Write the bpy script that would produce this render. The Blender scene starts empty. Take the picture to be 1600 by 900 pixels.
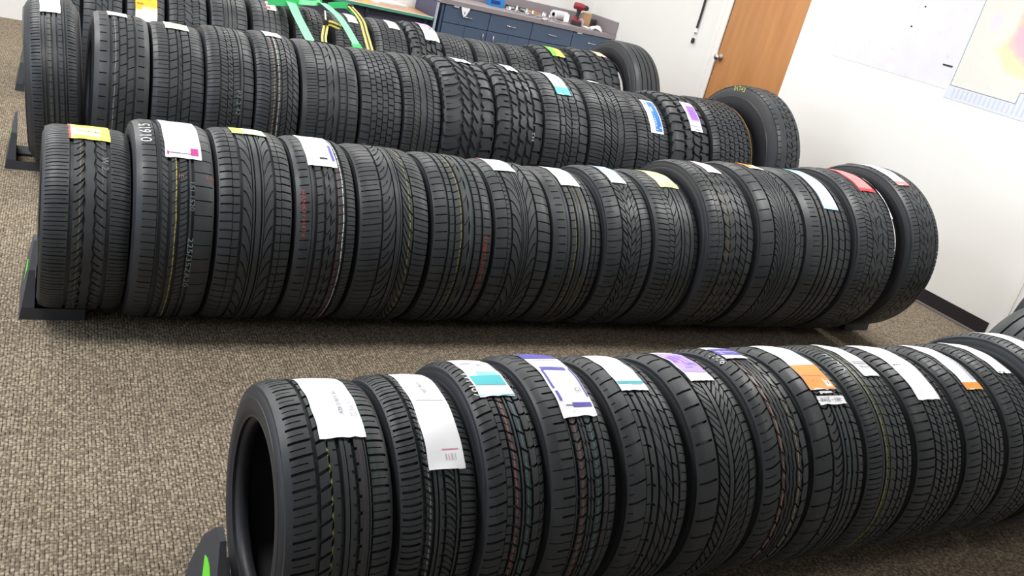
import bpy, math, random
import numpy as np
from mathutils import Matrix, Vector
random.seed(7); rng = np.random.default_rng(7)
SC = bpy.context.scene
COL = SC.collection
PI = math.pi

# ------------------------------------------------------------------ materials
def lin(c):
    return tuple(((v/255)/12.92 if v/255 <= .04045 else (((v/255)+.055)/1.055)**2.4) for v in c) + (1.0,)
_mats = {}
def mat(name, rgb, rough=.5, spec=.5, metal=0.0):
    if name in _mats: return _mats[name]
    m = bpy.data.materials.new(name); m.use_nodes = True
    b = m.node_tree.nodes['Principled BSDF']
    b.inputs['Base Color'].default_value = lin(rgb)
    b.inputs['Roughness'].default_value = rough
    b.inputs['Specular IOR Level'].default_value = spec
    b.inputs['Metallic'].default_value = metal
    _mats[name] = m
    return m
class NT:
    def __init__(s, m):
        s.t = m.node_tree; s.b = s.t.nodes['Principled BSDF']
    def n(s, typ, **kw):
        x = s.t.nodes.new(typ)
        for k, v in kw.items(): setattr(x, k, v)
        return x
    def l(s, a, b): s.t.links.new(a, b)
    def math(s, op, a, b=None, c=None):
        x = s.n('ShaderNodeMath', operation=op)
        for i, v in enumerate((a, b, c)):
            if v is None: continue
            if isinstance(v, (int, float)): x.inputs[i].default_value = v
            else: s.l(v, x.inputs[i])
        return x.outputs[0]
    def mix(s, f, a, b):
        x = s.n('ShaderNodeMix', data_type='RGBA')
        for sock, v in ((x.inputs[0], f), (x.inputs[6], a), (x.inputs[7], b)):
            if isinstance(v, (int, float, tuple)): sock.default_value = v
            else: s.l(v, sock)
        return x.outputs[2]
    def noise(s, scale, detail=2, vec=None, rough=.5):
        x = s.n('ShaderNodeTexNoise'); x.inputs['Scale'].default_value = scale
        x.inputs['Detail'].default_value = detail; x.inputs['Roughness'].default_value = rough
        if vec is not None: s.l(vec, x.inputs['Vector'])
        return x.outputs['Fac']
    def bump(s, h, strength=.3, dist=.001):
        x = s.n('ShaderNodeBump'); x.inputs['Strength'].default_value = strength
        x.inputs['Distance'].default_value = dist; s.l(h, x.inputs['Height']); s.l(x.outputs[0], s.b.inputs['Normal'])
RUB = (48, 51, 54)
def tread_mat(name, R, stripes=(), tone=1.0):
    """matt rubber; stripes = thin factory colour lines round the tread: (x, width mm, rgb, strength)"""
    m = bpy.data.materials.new(name); m.use_nodes = True; q = NT(m)
    tc = q.n('ShaderNodeTexCoord').outputs['Object']
    nz = q.noise(14, 3, tc)
    c0 = lin([v*tone*.93 for v in RUB]); c1 = lin([v*tone*1.10 for v in RUB])
    col = q.mix(nz, c0, c1)
    if stripes:
        sp = q.n('ShaderNodeSeparateXYZ'); q.l(tc, sp.inputs[0])
        rr = q.math('SQRT', q.math('ADD', q.math('MULTIPLY', sp.outputs[1], sp.outputs[1]), q.math('MULTIPLY', sp.outputs[2], sp.outputs[2])))
        top = q.math('GREATER_THAN', rr, R-.0062)
        wv = q.math('MULTIPLY', q.math('SUBTRACT', q.noise(9, 1, tc), .5), .008)
        br = q.math('GREATER_THAN', q.noise(90, 2, tc), .44)
        for (x, w, rgb, st) in stripes:
            d = q.math('ABSOLUTE', q.math('ADD', q.math('SUBTRACT', sp.outputs[0], x), wv))
            f = q.math('MULTIPLY', q.math('LESS_THAN', d, w/2000), q.math('MULTIPLY', top, st))
            f = q.math('MULTIPLY', f, q.math('ADD', q.math('MULTIPLY', br, .75), .2))
            col = q.mix(f, col, lin(rgb))
    q.l(col, q.b.inputs['Base Color'])
    r = q.n('ShaderNodeMapRange'); q.l(nz, r.inputs[0]); r.inputs[3].default_value = .37; r.inputs[4].default_value = .56
    q.l(r.outputs[0], q.b.inputs['Roughness'])
    q.b.inputs['Specular IOR Level'].default_value = .42
    q.bump(q.noise(500, 2, tc), .25, .0006)
    return m
def side_mat():
    m = bpy.data.materials.new('rubber_sidewall'); m.use_nodes = True; q = NT(m)
    tc = q.n('ShaderNodeTexCoord').outputs['Object']
    nz = q.noise(6, 4, tc)
    q.l(q.mix(nz, lin((36, 37, 40)), lin((47, 48, 52))), q.b.inputs['Base Color'])
    q.b.inputs['Roughness'].default_value = .5; q.b.inputs['Specular IOR Level'].default_value = .4
    q.bump(q.noise(260, 2, tc), .2, .0006)
    return m
SIDE = side_mat()

# ------------------------------------------------------------------ mesh helpers
def mesh_np(name, V, F, mats, midx=None, smooth=True, sharp=32):
    me = bpy.data.meshes.new(name)
    V = np.asarray(V, np.float32); F = np.asarray(F, np.int32)
    n, k = F.shape
    me.vertices.add(len(V)); me.vertices.foreach_set('co', V.ravel())
    me.loops.add(n*k); me.loops.foreach_set('vertex_index', F.ravel())
    me.polygons.add(n); me.polygons.foreach_set('loop_start', np.arange(n, dtype=np.int32)*k)
    try: me.polygons.foreach_set('loop_total', np.full(n, k, np.int32))
    except Exception: pass
    for m in (mats if isinstance(mats, (list, tuple)) else [mats]): me.materials.append(m)
    if midx is not None: me.polygons.foreach_set('material_index', np.asarray(midx, np.int32))
    me.update(calc_edges=True); me.validate()
    if smooth:
        me.polygons.foreach_set('use_smooth', np.ones(len(me.polygons), bool))
        me.set_sharp_from_angle(angle=math.radians(sharp))
    return me
def obj(name, me, parent=None, loc=(0, 0, 0), rot=(0, 0, 0)):
    o = bpy.data.objects.new(name, me); COL.objects.link(o)
    o.location = loc; o.rotation_euler = rot
    if parent: o.parent = parent
    return o
def empty(name, loc, rot=(0, 0, 0)):
    o = bpy.data.objects.new(name, None); COL.objects.link(o); o.location = loc; o.rotation_euler = rot
    o.empty_display_size = .05
    return o
def tag(o, label=None, cat=None, group=None, kind=None):
    if label: o['label'] = label
    if cat: o['category'] = cat
    if group: o['group'] = group
    if kind: o['kind'] = kind
    return o
class MB:
    """collects simple solids into one mesh"""
    def __init__(s): s.V = []; s.F = []; s.M = []; s.mats = []
    def _m(s, m):
        if m not in s.mats: s.mats.append(m)
        return s.mats.index(m)
    def add(s, vs, fs, m):
        o = len(s.V); s.V += [tuple(v) for v in vs]; k = s._m(m)
        for f in fs: s.F.append([i+o for i in f]); s.M.append(k)
        return s
    def box(s, a, b, m, bev=0.0):
        (x0, y0, z0), (x1, y1, z1) = a, b
        if bev <= 0:
            vs = [(x, y, z) for x in (x0, x1) for y in (y0, y1) for z in (z0, z1)]
            fs = [(0, 1, 3, 2), (4, 6, 7, 5), (0, 4, 5, 1), (2, 3, 7, 6), (0, 2, 6, 4), (1, 5, 7, 3)]
            return s.add(vs, fs, m)
        import bmesh
        bm = bmesh.new(); bmesh.ops.create_cube(bm, size=1)
        for v in bm.verts: v.co = ((x0+x1)/2+v.co.x*(x1-x0), (y0+y1)/2+v.co.y*(y1-y0), (z0+z1)/2+v.co.z*(z1-z0))
        bmesh.ops.bevel(bm, geom=list(bm.edges), offset=bev, segments=2, affect='EDGES', profile=.6)
        bm.verts.index_update()
        s.add([v.co[:] for v in bm.verts], [[v.index for v in f.verts] for f in bm.faces], m); bm.free()
        return s
    def prism(s, poly, axis, a, b, m, poly2=None):
        """polygon in the plane across axis, extruded from a to b (poly2 = far outline)"""
        n = len(poly); poly2 = poly2 or poly
        def P(p, t):
            return (t, p[0], p[1]) if axis == 0 else ((p[0], t, p[1]) if axis == 1 else (p[0], p[1], t))
        vs = [P(p, a) for p in poly]+[P(p, b) for p in poly2]
        fs = [list(range(n))[::-1], [n+i for i in range(n)]]+[[i, (i+1) % n, n+(i+1) % n, n+i] for i in range(n)]
        return s.add(vs, fs, m)
    def tube(s, pts, r, m, n=10, caps=True):
        pts = [Vector(p) for p in pts]; rs = r if isinstance(r, (list, tuple)) else [r]*len(pts)
        vs = []; fs = []
        ref = Vector((0, 0, 1))
        for i, p in enumerate(pts):
            d = (pts[min(i+1, len(pts)-1)]-pts[max(i-1, 0)]).normalized()
            if abs(d.dot(ref)) > .95: ref = Vector((1, 0, 0))
            a = d.cross(ref).normalized(); b = a.cross(d).normalized(); ref = b
            for k in range(n):
                t = 2*PI*k/n; vs.append(p+(a*math.cos(t)+b*math.sin(t))*rs[i])
        for i in range(len(pts)-1):
            for k in range(n):
                fs.append([i*n+k, i*n+(k+1) % n, (i+1)*n+(k+1) % n, (i+1)*n+k])
        if caps: fs += [list(range(n))[::-1], [(len(pts)-1)*n+k for k in range(n)]]
        return s.add(vs, fs, m)
    def lathe(s, prof, m, n=24, M=None):
        """profile (r,z) turned about local z"""
        vs = []; fs = []
        for (r, z) in prof:
            for k in range(n):
                v = Vector((r*math.cos(2*PI*k/n), r*math.sin(2*PI*k/n), z)); vs.append(M @ v if M else v)
        for i in range(len(prof)-1):
            for k in range(n): fs.append([i*n+k, i*n+(k+1) % n, (i+1)*n+(k+1) % n, (i+1)*n+k])
        return s.add(vs, fs, m)
    def build(s, name, parent=None, loc=(0, 0, 0), rot=(0, 0, 0), smooth=0):
        me = bpy.data.meshes.new(name); me.from_pydata(s.V, [], s.F)
        for m in s.mats: me.materials.append(m)
        me.polygons.foreach_set('material_index', np.array(s.M, np.int32)); me.update()
        import bmesh
        bm = bmesh.new(); bm.from_mesh(me); bmesh.ops.recalc_face_normals(bm, faces=bm.faces); bm.to_mesh(me); bm.free()
        if smooth:
            me.polygons.foreach_set('use_smooth', np.ones(len(me.polygons), bool)); me.set_sharp_from_angle(angle=math.radians(smooth))
        return obj(name, me, parent, loc, rot)

# ------------------------------------------------------------------ flat lettering, triangulated once
_txt = {}
def text_mesh(s):
    if s in _txt: return _txt[s]
    c = bpy.data.curves.new('t', 'FONT'); c.body = s; c.size = 1; c.resolution_u = 2; c.align_x = 'CENTER'; c.align_y = 'CENTER'
    o = bpy.data.objects.new('t', c); me = bpy.data.meshes.new_from_object(o)
    me.calc_loop_triangles()
    V = np.array([v.co[:2] for v in me.vertices]).reshape(-1, 2); F = np.array([t.vertices[:] for t in me.loop_triangles]).reshape(-1, 3)
    bpy.data.objects.remove(o); bpy.data.curves.remove(c); bpy.data.meshes.remove(me)
    _txt[s] = (V, F); return _txt[s]
def cut_long(V, F, maxlen=.35):
    return V, F

# ------------------------------------------------------------------ tread
def crown(u):
    a = np.abs(u)
    return .0035*a**2 + np.where(a > .72, ((a-.72)/.28)**2*.010, 0) + np.where(a > 1, (a-1)*.12, 0)
GW = 1.3
def rib_mesh(R, hw, u0, u1, N, curve=(0, 0), grooves=(), edge=(0, 0), depth=7, phase=0.0):
    Lp = 2*PI*R*1000/N                                   # pitch in mm
    e = .7/Lp
    rows = []                                            # (t of the line, groove id, offset in mm, lip in mm)
    for i, g in enumerate(grooves):
        t = g[0]; h = g[1]*GW/2
        rows += [(t, -1, -h, -.7), (t, i, -h, 0), (t, i, h, 0), (t, -1, h, .7)]
    if not rows: rows = [(0.0, -1, 0, 0), (.5, -1, 0, 0)]
    rows.sort(key=lambda r: r[0]+(r[2]+r[3])/Lp)
    out = []
    for i, (t, k, of, li) in enumerate(rows):
        out.append((t, k, of, li)); nx_ = rows[i+1] if i+1 < len(rows) else (rows[0][0]+1,)+tuple(rows[0][1:])
        ta, tb = t+(of+li)/Lp, nx_[0]+(nx_[2]+nx_[3])/Lp
        gap = tb-ta
        if gap > .36 and k < 0:
            m = max(1, int(gap/.3))
            for j in range(1, m+1):
                q_ = j/(m+1); out.append((t+(nx_[0]-t)*q_, -1, of+(nx_[2]-of)*q_, li+(nx_[3]-li)*q_))
    nc = 4 if abs(curve[0])+abs(curve[1]) < 6 else (7 if abs(curve[0])+abs(curve[1]) < 30 else 10)
    cols = set(np.round(np.linspace(0, 1, nc), 4))
    for g in grooves:
        if len(g) > 2:
            for c in (g[2], g[3]):
                if 0 < c < 1: cols |= {round(c-.012, 4), round(c+.012, 4)}
    cols = np.array(sorted(c for c in cols if 0 <= c <= 1))
    t = np.array([r[0] for r in out]); gi = [r[1] for r in out]
    D = np.zeros((len(t), len(cols)))
    for i, k in enumerate(gi):
        if k >= 0:
            g = grooves[k]; ua, ub = (g[2], g[3]) if len(g) > 2 else (0, 1); d = g[4] if len(g) > 4 else (8.0 if g[1] > 1.6 else 4.0)
            D[i] = np.where((cols >= ua-.001) & (cols <= ub+.001), min(d, depth-.3), 0)
    of = np.tile(np.array([r[2] for r in out]), N); li = np.tile(np.array([r[3] for r in out]), N)
    tt = (t[None, :]+np.arange(N)[:, None]).ravel(); DD = np.tile(D, (N, 1))
    nr = len(tt)
    slope = (curve[0]+2*curve[1]*cols)/max(1e-3, hw*1000*(u1-u0))
    fac = np.sqrt(1+np.minimum(slope**2, 3))             # keep a slanting groove as wide across as a straight one
    wmax = max([g[1] for g in grooves]+[.1])*GW
    fac = np.minimum(fac, max(1.0, .55*Lp/max(1, len(grooves))/wmax))
    s = (tt+phase)[:, None]*Lp + of[:, None]*fac[None, :] + li[:, None] + (curve[0]*cols+curve[1]*cols**2)[None, :]
    phi = s/(R*1000)
    tri = np.abs(2*(tt % 1)-1)*2-1
    x = hw*(u0+(u1-u0)*cols)[None, :] + (tri[:, None]*(edge[0]*(1-cols)+edge[1]*cols)[None, :])/1000
    r = R-crown(x/hw)-DD/1000
    # edge walls
    x = np.concatenate([x[:, :1], x, x[:, -1:]], 1); phi = np.concatenate([phi[:, :1], phi, phi[:, -1:]], 1)
    rb = R-crown(x/hw)-depth/1000-.0006
    r = np.concatenate([rb[:, :1], r, rb[:, -1:]], 1)
    r = np.maximum(r, rb)
    V = np.stack([x, -r*np.sin(phi), r*np.cos(phi)], -1).reshape(-1, 3)
    m = x.shape[1]
    i = np.arange(nr)[:, None]; j = np.arange(m-1)[None, :]
    a = i*m+j; b = ((i+1) % nr)*m+j
    F = np.stack([a, a+1, b+1, b], -1).reshape(-1, 4)
    return V, F
def lathe_x(prof, n):
    """profile (x, r) turned about the x axis"""
    P = np.array(prof); k = len(P); a = np.arange(n)*2*PI/n
    V = np.stack([np.tile(P[:, 0], (n, 1)), -np.outer(np.sin(a), P[:, 1]), np.outer(np.cos(a), P[:, 1])], -1).reshape(-1, 3)
    i = np.arange(n)[:, None]; j = np.arange(k-1)[None, :]
    F = np.stack([i*k+j, i*k+j+1, ((i+1) % n)*k+j+1, ((i+1) % n)*k+j], -1).reshape(-1, 4)
    return V, F
def lug_mesh(R, hw, bulge, N, w, dr):
    P = []; F = []
    for sgn in (-1, 1):
        for k in range(N):
            a = 2*PI*(k+.25*sgn)/N; da = w/R/2; o = len(P)
            for (xx, r) in ((hw*.97, R-.012), (hw+bulge*.9, R-.020), (hw+bulge*1.05, R-.020-dr), (hw*.95, R-.032-dr)):
                for s_ in (-1, 1): P.append((sgn*xx, -r*math.sin(a+s_*da), r*math.cos(a+s_*da)))
            f = [[0, 2, 3, 1], [2, 4, 5, 3], [4, 6, 7, 5], [0, 6, 4, 2], [1, 3, 5, 7]]
            F += [[o+i for i in (q_ if sgn > 0 else q_[::-1])] for q_ in f]
    return np.array(P), np.array(F)
def make_tread(R, hw, ribs, m, depth, lugs=None, bulge=0):
    Vs = []; Fs = []; o = 0
    if lugs:
        V, F = lug_mesh(R, hw, bulge, *lugs); Vs.append(V); Fs.append(F); o += len(V)
    u = np.linspace(-.985, .985, 13)
    V, F = lathe_x([(hw*a, R-float(crown(a))-depth/1000) for a in u], 64); Vs.append(V); Fs.append(F); o += len(V)
    for rb in ribs:
        rb = list(rb)+[None]*(7-len(rb))
        d = dict(curve=rb[3] or (0, 0), grooves=rb[4] or (), edge=rb[5] or (0, 0), depth=depth, phase=rb[6] or 0.0)
        V, F = rib_mesh(R, hw, rb[0], rb[1], rb[2], **d); Vs.append(V); Fs.append(F+o); o += len(V)
    return mesh_np('tread', np.concatenate(Vs), np.concatenate(Fs), m, smooth=True, sharp=28)
def make_sidewall(R, hw, rr, bulge, depth, lugs=0):
    rt = R-.0135-min(depth, 7.5)/1000
    h = rt-rr
    half = [(hw-.002, rt+.002), (hw+.1*bulge, rt-.002), (hw+.45*bulge, rt-.1*h), (hw+.75*bulge, rt-.22*h), (hw+.78*bulge, rt-.24*h), (hw+.93*bulge, rt-.25*h),
            (hw+bulge, rt-.40*h), (hw+bulge*.97, rt-.52*h), (hw+bulge*.72, rt-.68*h), (hw+bulge*.66, rt-.69*h), (hw+bulge*.35, rt-.80*h), (hw+bulge*.45, rt-.82*h), (hw+bulge*.35, rt-.86*h),
            (hw-.004, rr+.010), (hw-.010, rr+.002), (hw-.018, rr), (hw-.030, rr+.001), (hw-.034, rr+.006), (hw-.026, rr+.02), (hw-.014, rr+.3*h), (hw-.010, rr+.6*h), (hw-.016, R-.032), (hw-.035, R-.024), (hw*.3, R-.020)]
    prof = half+[(-x, r) for x, r in half[::-1]]
    V, F = lathe_x(prof, 112)
    return mesh_np('sidewall', V, F[:, ::-1], SIDE, smooth=True, sharp=50)

def wrap(R, hw, x, s, lift):
    r = R-crown(x/hw)+lift
    return np.stack([x, -r*np.sin(s/R), r*np.cos(s/R)], -1)
def wrapped_text(R, hw, txt, xc, phi, size, d, lift, stretch=1.0):
    V, F = text_mesh(txt)
    if len(V) == 0: return None
    tx, ty = V[:, 0]*size*stretch, V[:, 1]*size; s0 = math.radians(phi)*R
    if d == 'down': x, s = xc+ty, s0+tx
    elif d == 'up': x, s = xc-ty, s0-tx
    elif d == 'flip': x, s = xc-tx, s0+ty
    else: x, s = xc+tx, s0-ty
    return wrap(R, hw, x, s, lift), F
PAPER = mat('white_label_paper', (246, 246, 250), .5)
INK = mat('black_ink', (32, 32, 40), .6)
def paint(name, rgb): return mat(name, rgb, .55)

def make_label(parent, R, hw, L, cx):
    """a paper tread label stuck over the crown, with its print as a sub-part"""
    xa, xb, pa, pb = L['x'][0]-cx, L['x'][1]-cx, L['p'][0], L['p'][1]
    base = L.get('m', PAPER); lift = L.get('lift', .0016)
    ns = max(8, int((pb-pa)/2.2)); nx = 8
    skew = L.get('skew', 0.0); jag = L.get('jag', .0015)
    q = np.linspace(0, 1, ns+1)[:, None]; a = np.linspace(0, 1, nx+1)[None, :]
    jit = rng.uniform(-1, 1, (nx+1)) * jag
    s = np.radians(pa+(pb-pa)*q)*R + 0*a; s[-1] += jit
    x = xa+(xb-xa)*a + skew*(q-1) + .0006*np.sin(q*19+xa*50)
    wave = .0008*np.sin(q*17+a*4)+.0004
    wave[-1] += .002+.0012*np.sin(a[0]*5); wave[-2] += .0008
    P = wrap(R, hw, x, s, lift+wave)
    V = P.reshape(-1, 3); nv = len(V)
    i = np.arange(ns)[:, None]; j = np.arange(nx)[None, :]; k = i*(nx+1)+j
    F = np.stack([k, k+1, k+nx+2, k+nx+1], -1).reshape(-1, 4)
    # second skin just below gives the paper its thickness
    rad = np.stack([0*V[:, 0], V[:, 1], V[:, 2]], 1); rad /= np.linalg.norm(rad, axis=1)[:, None]
    V2 = V-rad*.0004
    lo = mesh_np(L.get('name', 'tread_label'), np.concatenate([V, V2]), np.concatenate([F, F[:, ::-1]+nv]), base, smooth=True, sharp=60)
    lab = obj(L.get('name', 'tread_label'), lo, parent)
    if L.get('label'): lab['label'] = L['label']
    pr = L.get('prints', ())
    if pr:
        mats = []; Vs = []; Fs = []; Ms = []; o = 0
        for p in pr:
            m = p[-1]
            if m not in mats: mats.append(m)
            if p[0] == 'r':
                _, a0, a1, b0, b1, _m = p
                na, nb = 4, max(2, int((b1-b0)*ns*1.3))
                bb, aa = np.meshgrid(np.linspace(b0, b1, nb+1), np.linspace(a0, a1, na+1), indexing='ij')
                xx = xa+(xb-xa)*aa+skew*(bb-1)+.0006*np.sin(bb*19+xa*50); ss = np.radians(pa+(pb-pa)*bb)*R
                VV = wrap(R, hw, xx, ss, lift+.0019+.0008*np.sin(bb*17+aa*4)-.0006+(.0018*np.clip((bb-.93)/.07, 0, 1))).reshape(-1, 3)
                ii = np.arange(nb)[:, None]; jj = np.arange(na)[None, :]; kk = ii*(na+1)+jj
                a_ = np.stack([kk, kk+1, kk+na+2], -1).reshape(-1, 3); b_ = np.stack([kk, kk+na+2, kk+na+1], -1).reshape(-1, 3)
                FF = np.concatenate([a_, b_])
            else:
                _, txt, ac, bc, size, d, _m = p
                res = wrapped_text(R, hw, txt, xa+(xb-xa)*ac+skew*(bc-1), pa+(pb-pa)*bc, size, d, lift+.0030)
                if res is None: continue
                VV, FF = res
            Vs.append(VV); Fs.append(FF+o); o += len(VV); Ms += [mats.index(m)]*len(FF)
        obj('label_print', mesh_np('label_print', np.concatenate(Vs), np.concatenate(Fs), mats, Ms, smooth=True), lab)
    return lab

def make_tire(T):
    x0, x1, R, yc = T['x'][0], T['x'][1], T['R'], T['y']
    hw = (x1-x0)/2; cx = (x0+x1)/2
    depth = T.get('depth', 8.5); bulge = T.get('bulge', .006)
    root = empty('tire', (cx, yc, T.get('z', 0)), (math.radians(T.get('lean', 0)), math.radians(T.get('roll', 0)), math.radians(T.get('yaw', 0))))
    tag(root, T['label'], 'tire', T['group'])
    axis = empty('tire_axis', (0, 0, 0)); bpy.data.objects.remove(axis)
    st = [(s[0]*hw,)+tuple(s[1:]) for s in T.get('stripes', ())]
    m = tread_mat('tread_rubber', R, st, T.get('tone', 1.0))
    L = (0, 0, R)
    tr = obj('tread', make_tread(R, hw, T['ribs'], m, depth, T.get('lugs'), bulge), root, L)
    rr = T.get('rim', R*.66)
    obj('sidewall', make_sidewall(R, hw, rr, bulge, depth), root, L)
    for i, lb in enumerate(T.get('labels', ())):
        lo = make_label(root, R, hw, lb, cx); lo.location = L
    for tx in T.get('marks', ()):
        txt, xc, phi, size, d, rgb = tx[:6]
        r_ = wrapped_text(R, hw, txt, xc-cx, phi, size, d, .0012, tx[6] if len(tx) > 6 else 1.0)
        mm = mat('paint_%02x%02x%02x' % tuple(rgb), rgb, .6)
        if r_: tag(obj('painted_marking', mesh_np('painted_marking', r_[0], r_[1], mm, smooth=False), root, L))
    if T.get('ring'):                                     # coloured line on the right hand shoulder
        xr, rgb = T['ring']; V, F = lathe_x([(xr, R-.018), (xr+.0015, R-.0135), (xr+.002, R-.0125), (xr+.001, R-.018)], 96)
        obj('colour_band', mesh_np('colour_band', V, F, mat('band_paint', rgb, .6)), root, L)
    if T.get('sidetext'):
        txt, phi, r_, size, rgb, side = T['sidetext']
        V, F = text_mesh(txt); a = math.radians(phi)+V[:, 0]*size/r_*(-1 if side < 0 else 1); rr_ = r_+V[:, 1]*size
        rt = R-.0135-min(depth, 7.5)/1000
        xs = side*(hw+bulge*T.get('sidex', 1.05)+.001)
        P = np.stack([np.full(len(V), xs), -rr_*np.sin(-a), rr_*np.cos(a)], -1)
        obj('painted_marking', mesh_np('painted_marking', P, F, mat('paint_%02x%02x%02x' % tuple(rgb), rgb, .6), smooth=False), root, L)
    return root

# ------------------------------------------------------------------ room
XR, YB, XL, YF, ZC = 5.178, 8.15, -3.0, -2.2, 2.75
def carpet_mat():
    m = bpy.data.materials.new('loop_carpet'); m.use_nodes = True; q = NT(m)
    tc = q.n('ShaderNodeTexCoord').outputs['Object']
    mp = q.n('ShaderNodeMapping'); q.l(tc, mp.inputs[0]); mp.inputs['Scale'].default_value = (106, 98, 1); mp.inputs['Rotation'].default_value = (0, 0, .03)
    nd = q.n('ShaderNodeTexNoise'); q.l(mp.outputs[0], nd.inputs['Vector']); nd.inputs['Scale'].default_value = .35; nd.inputs['Detail'].default_value = 1
    va = q.n('ShaderNodeVectorMath', operation='MULTIPLY_ADD'); q.l(nd.outputs['Color'], va.inputs[0]); va.inputs[1].default_value = (.55, .55, 0); q.l(mp.outputs[0], va.inputs[2])
    v = q.n('ShaderNodeTexVoronoi'); q.l(va.outputs[0], v.inputs['Vector']); v.inputs['Scale'].default_value = 1; v.inputs['Randomness'].default_value = .6
    sx = q.n('ShaderNodeSeparateXYZ'); q.l(va.outputs[0], sx.inputs[0])
    col = q.math('ABSOLUTE', q.math('SINE', q.math('MULTIPLY', sx.outputs[0], PI)))       # rows of loops
    gap = q.n('ShaderNodeMapRange'); q.l(col, gap.inputs[0]); gap.inputs[1].default_value = .0; gap.inputs[2].default_value = .55; gap.inputs[3].default_value = 1; gap.inputs[4].default_value = 0
    rp = q.n('ShaderNodeMapRange'); q.l(v.outputs['Distance'], rp.inputs[0]); rp.inputs[1].default_value = .34; rp.inputs[2].default_value = .64
    n5 = q.n('ShaderNodeMapRange'); q.l(q.noise(.8, 2, mp.outputs[0]), n5.inputs[0]); n5.inputs[1].default_value = .38; n5.inputs[2].default_value = .62
    dark = q.math('MINIMUM', q.math('ADD', q.math('MULTIPLY', rp.outputs[0], .62), q.math('MULTIPLY', q.math('MULTIPLY', gap.outputs[0], n5.outputs[0]), .95)), 1.0)
    sp = q.n('ShaderNodeSeparateColor'); q.l(v.outputs['Color'], sp.inputs[0])
    c = q.mix(sp.outputs[0], lin((128, 115, 101)), lin((170, 156, 138)))
    n3 = q.noise(.05, 2, mp.outputs[0]); c = q.mix(q.math('MULTIPLY', n3, .5), c, lin((150, 138, 112)))
    c = q.mix(dark, c, lin((38, 32, 27)))
    big = q.noise(.9, 3, tc); c = q.mix(q.math('MULTIPLY', big, .2), c, lin((130, 119, 102)))
    q.l(c, q.b.inputs['Base Color']); q.b.inputs['Roughness'].default_value = .95; q.b.inputs['Specular IOR Level'].default_value = .1
    q.bump(q.math('SUBTRACT', 1.0, dark), .6, .003)
    return m
def wall_mat():
    m = bpy.data.materials.new('painted_wall'); m.use_nodes = True; q = NT(m)
    tc = q.n('ShaderNodeTexCoord').outputs['Object']
    n = q.noise(1.3, 4, tc)
    q.l(q.mix(n, lin((226, 225, 222)), lin((233, 232, 229))), q.b.inputs['Base Color'])
    q.b.inputs['Roughness'].default_value = .75; q.bump(q.noise(120, 3, tc), .15, .002)
    return m
WALL = wall_mat(); TRIMM = mat('white_trim_paint', (232, 230, 226), .45); BLK = mat('black_vinyl_base', (30, 27, 30), .5)
def struct(name, a, b, m, label=None, bev=0):
    o = MB().box(a, b, m, bev).build(name); tag(o, label, None, None, 'structure'); return o
struct('floor', (XL, YF, -.08), (XR, YB, 0), carpet_mat(), 'beige and brown speckled loop carpet')
struct('ceiling', (XL-.1, YF-.1, ZC), (XR+.1, YB+.1, ZC+.1), mat('ceiling_paint', (228, 228, 224), .8), 'flat white ceiling')
struct('wall_back', (XL-.1, YB, -.08), (XR+.1, YB+.12, ZC), WALL, 'off-white wall behind the grey-blue cabinets')
struct('wall_left', (XL-.12, YF, -.08), (XL, YB, ZC), WALL, 'off-white left wall')
struct('wall_front', (XL-.1, YF-.12, -.08), (XR+.1, YF, ZC), WALL, 'off-white wall behind the viewer')
# right wall with two door openings
D1a, D1b = 5.168, 6.020; D2a, D2b = 1.78, 2.69; DH = 2.06
mb = MB()
for (ya, yb, za, zb) in ((YF, D2a, -.08, ZC), (D2a, D2b, DH, ZC), (D2b, D1a, -.08, ZC), (D1a, D1b, DH, ZC), (D1b, YB, -.08, ZC)):
    mb.box((XR, ya, za), (XR+.12, yb, zb), WALL)
tag(mb.build('wall_right'), 'white wall carrying the maps, the strap and the wooden door', None, None, 'structure')
tag(struct('baseboard_right', (XR-.007, 2.828, .0), (XR, D1a-.045, .098), BLK), 'black vinyl baseboard along the white wall')
struct('baseboard_corner', (XR-.007, D1b+.12, .0), (XR, 7.58, .098), BLK)['label'] = 'black vinyl baseboard between wooden door and cabinets'
struct('trim_1', (XR-.03, 2.828, 0), (XR-.007, D1a-.045, .012), mat('grey_carpet_edge', (112, 104, 104), .8), 'thin grey strip along the foot of the baseboard')
def door_mat():
    m = bpy.data.materials.new('birch_veneer'); m.use_nodes = True; q = NT(m)
    tc = q.n('ShaderNodeTexCoord').outputs['Object']
    mp = q.n('ShaderNodeMapping'); q.l(tc, mp.inputs[0]); mp.inputs['Scale'].default_value = (3, 5, .7)
    n = q.noise(2.2, 5, mp.outputs[0]); n2 = q.noise(60, 2, mp.outputs[0])
    c = q.mix(n, lin((152, 98, 52)), lin((198, 143, 90))); c = q.mix(q.math('MULTIPLY', n2, .25), c, lin((176, 116, 66)))
    q.l(c, q.b.inputs['Base Color']); q.b.inputs['Roughness'].default_value = .35
    return m
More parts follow.
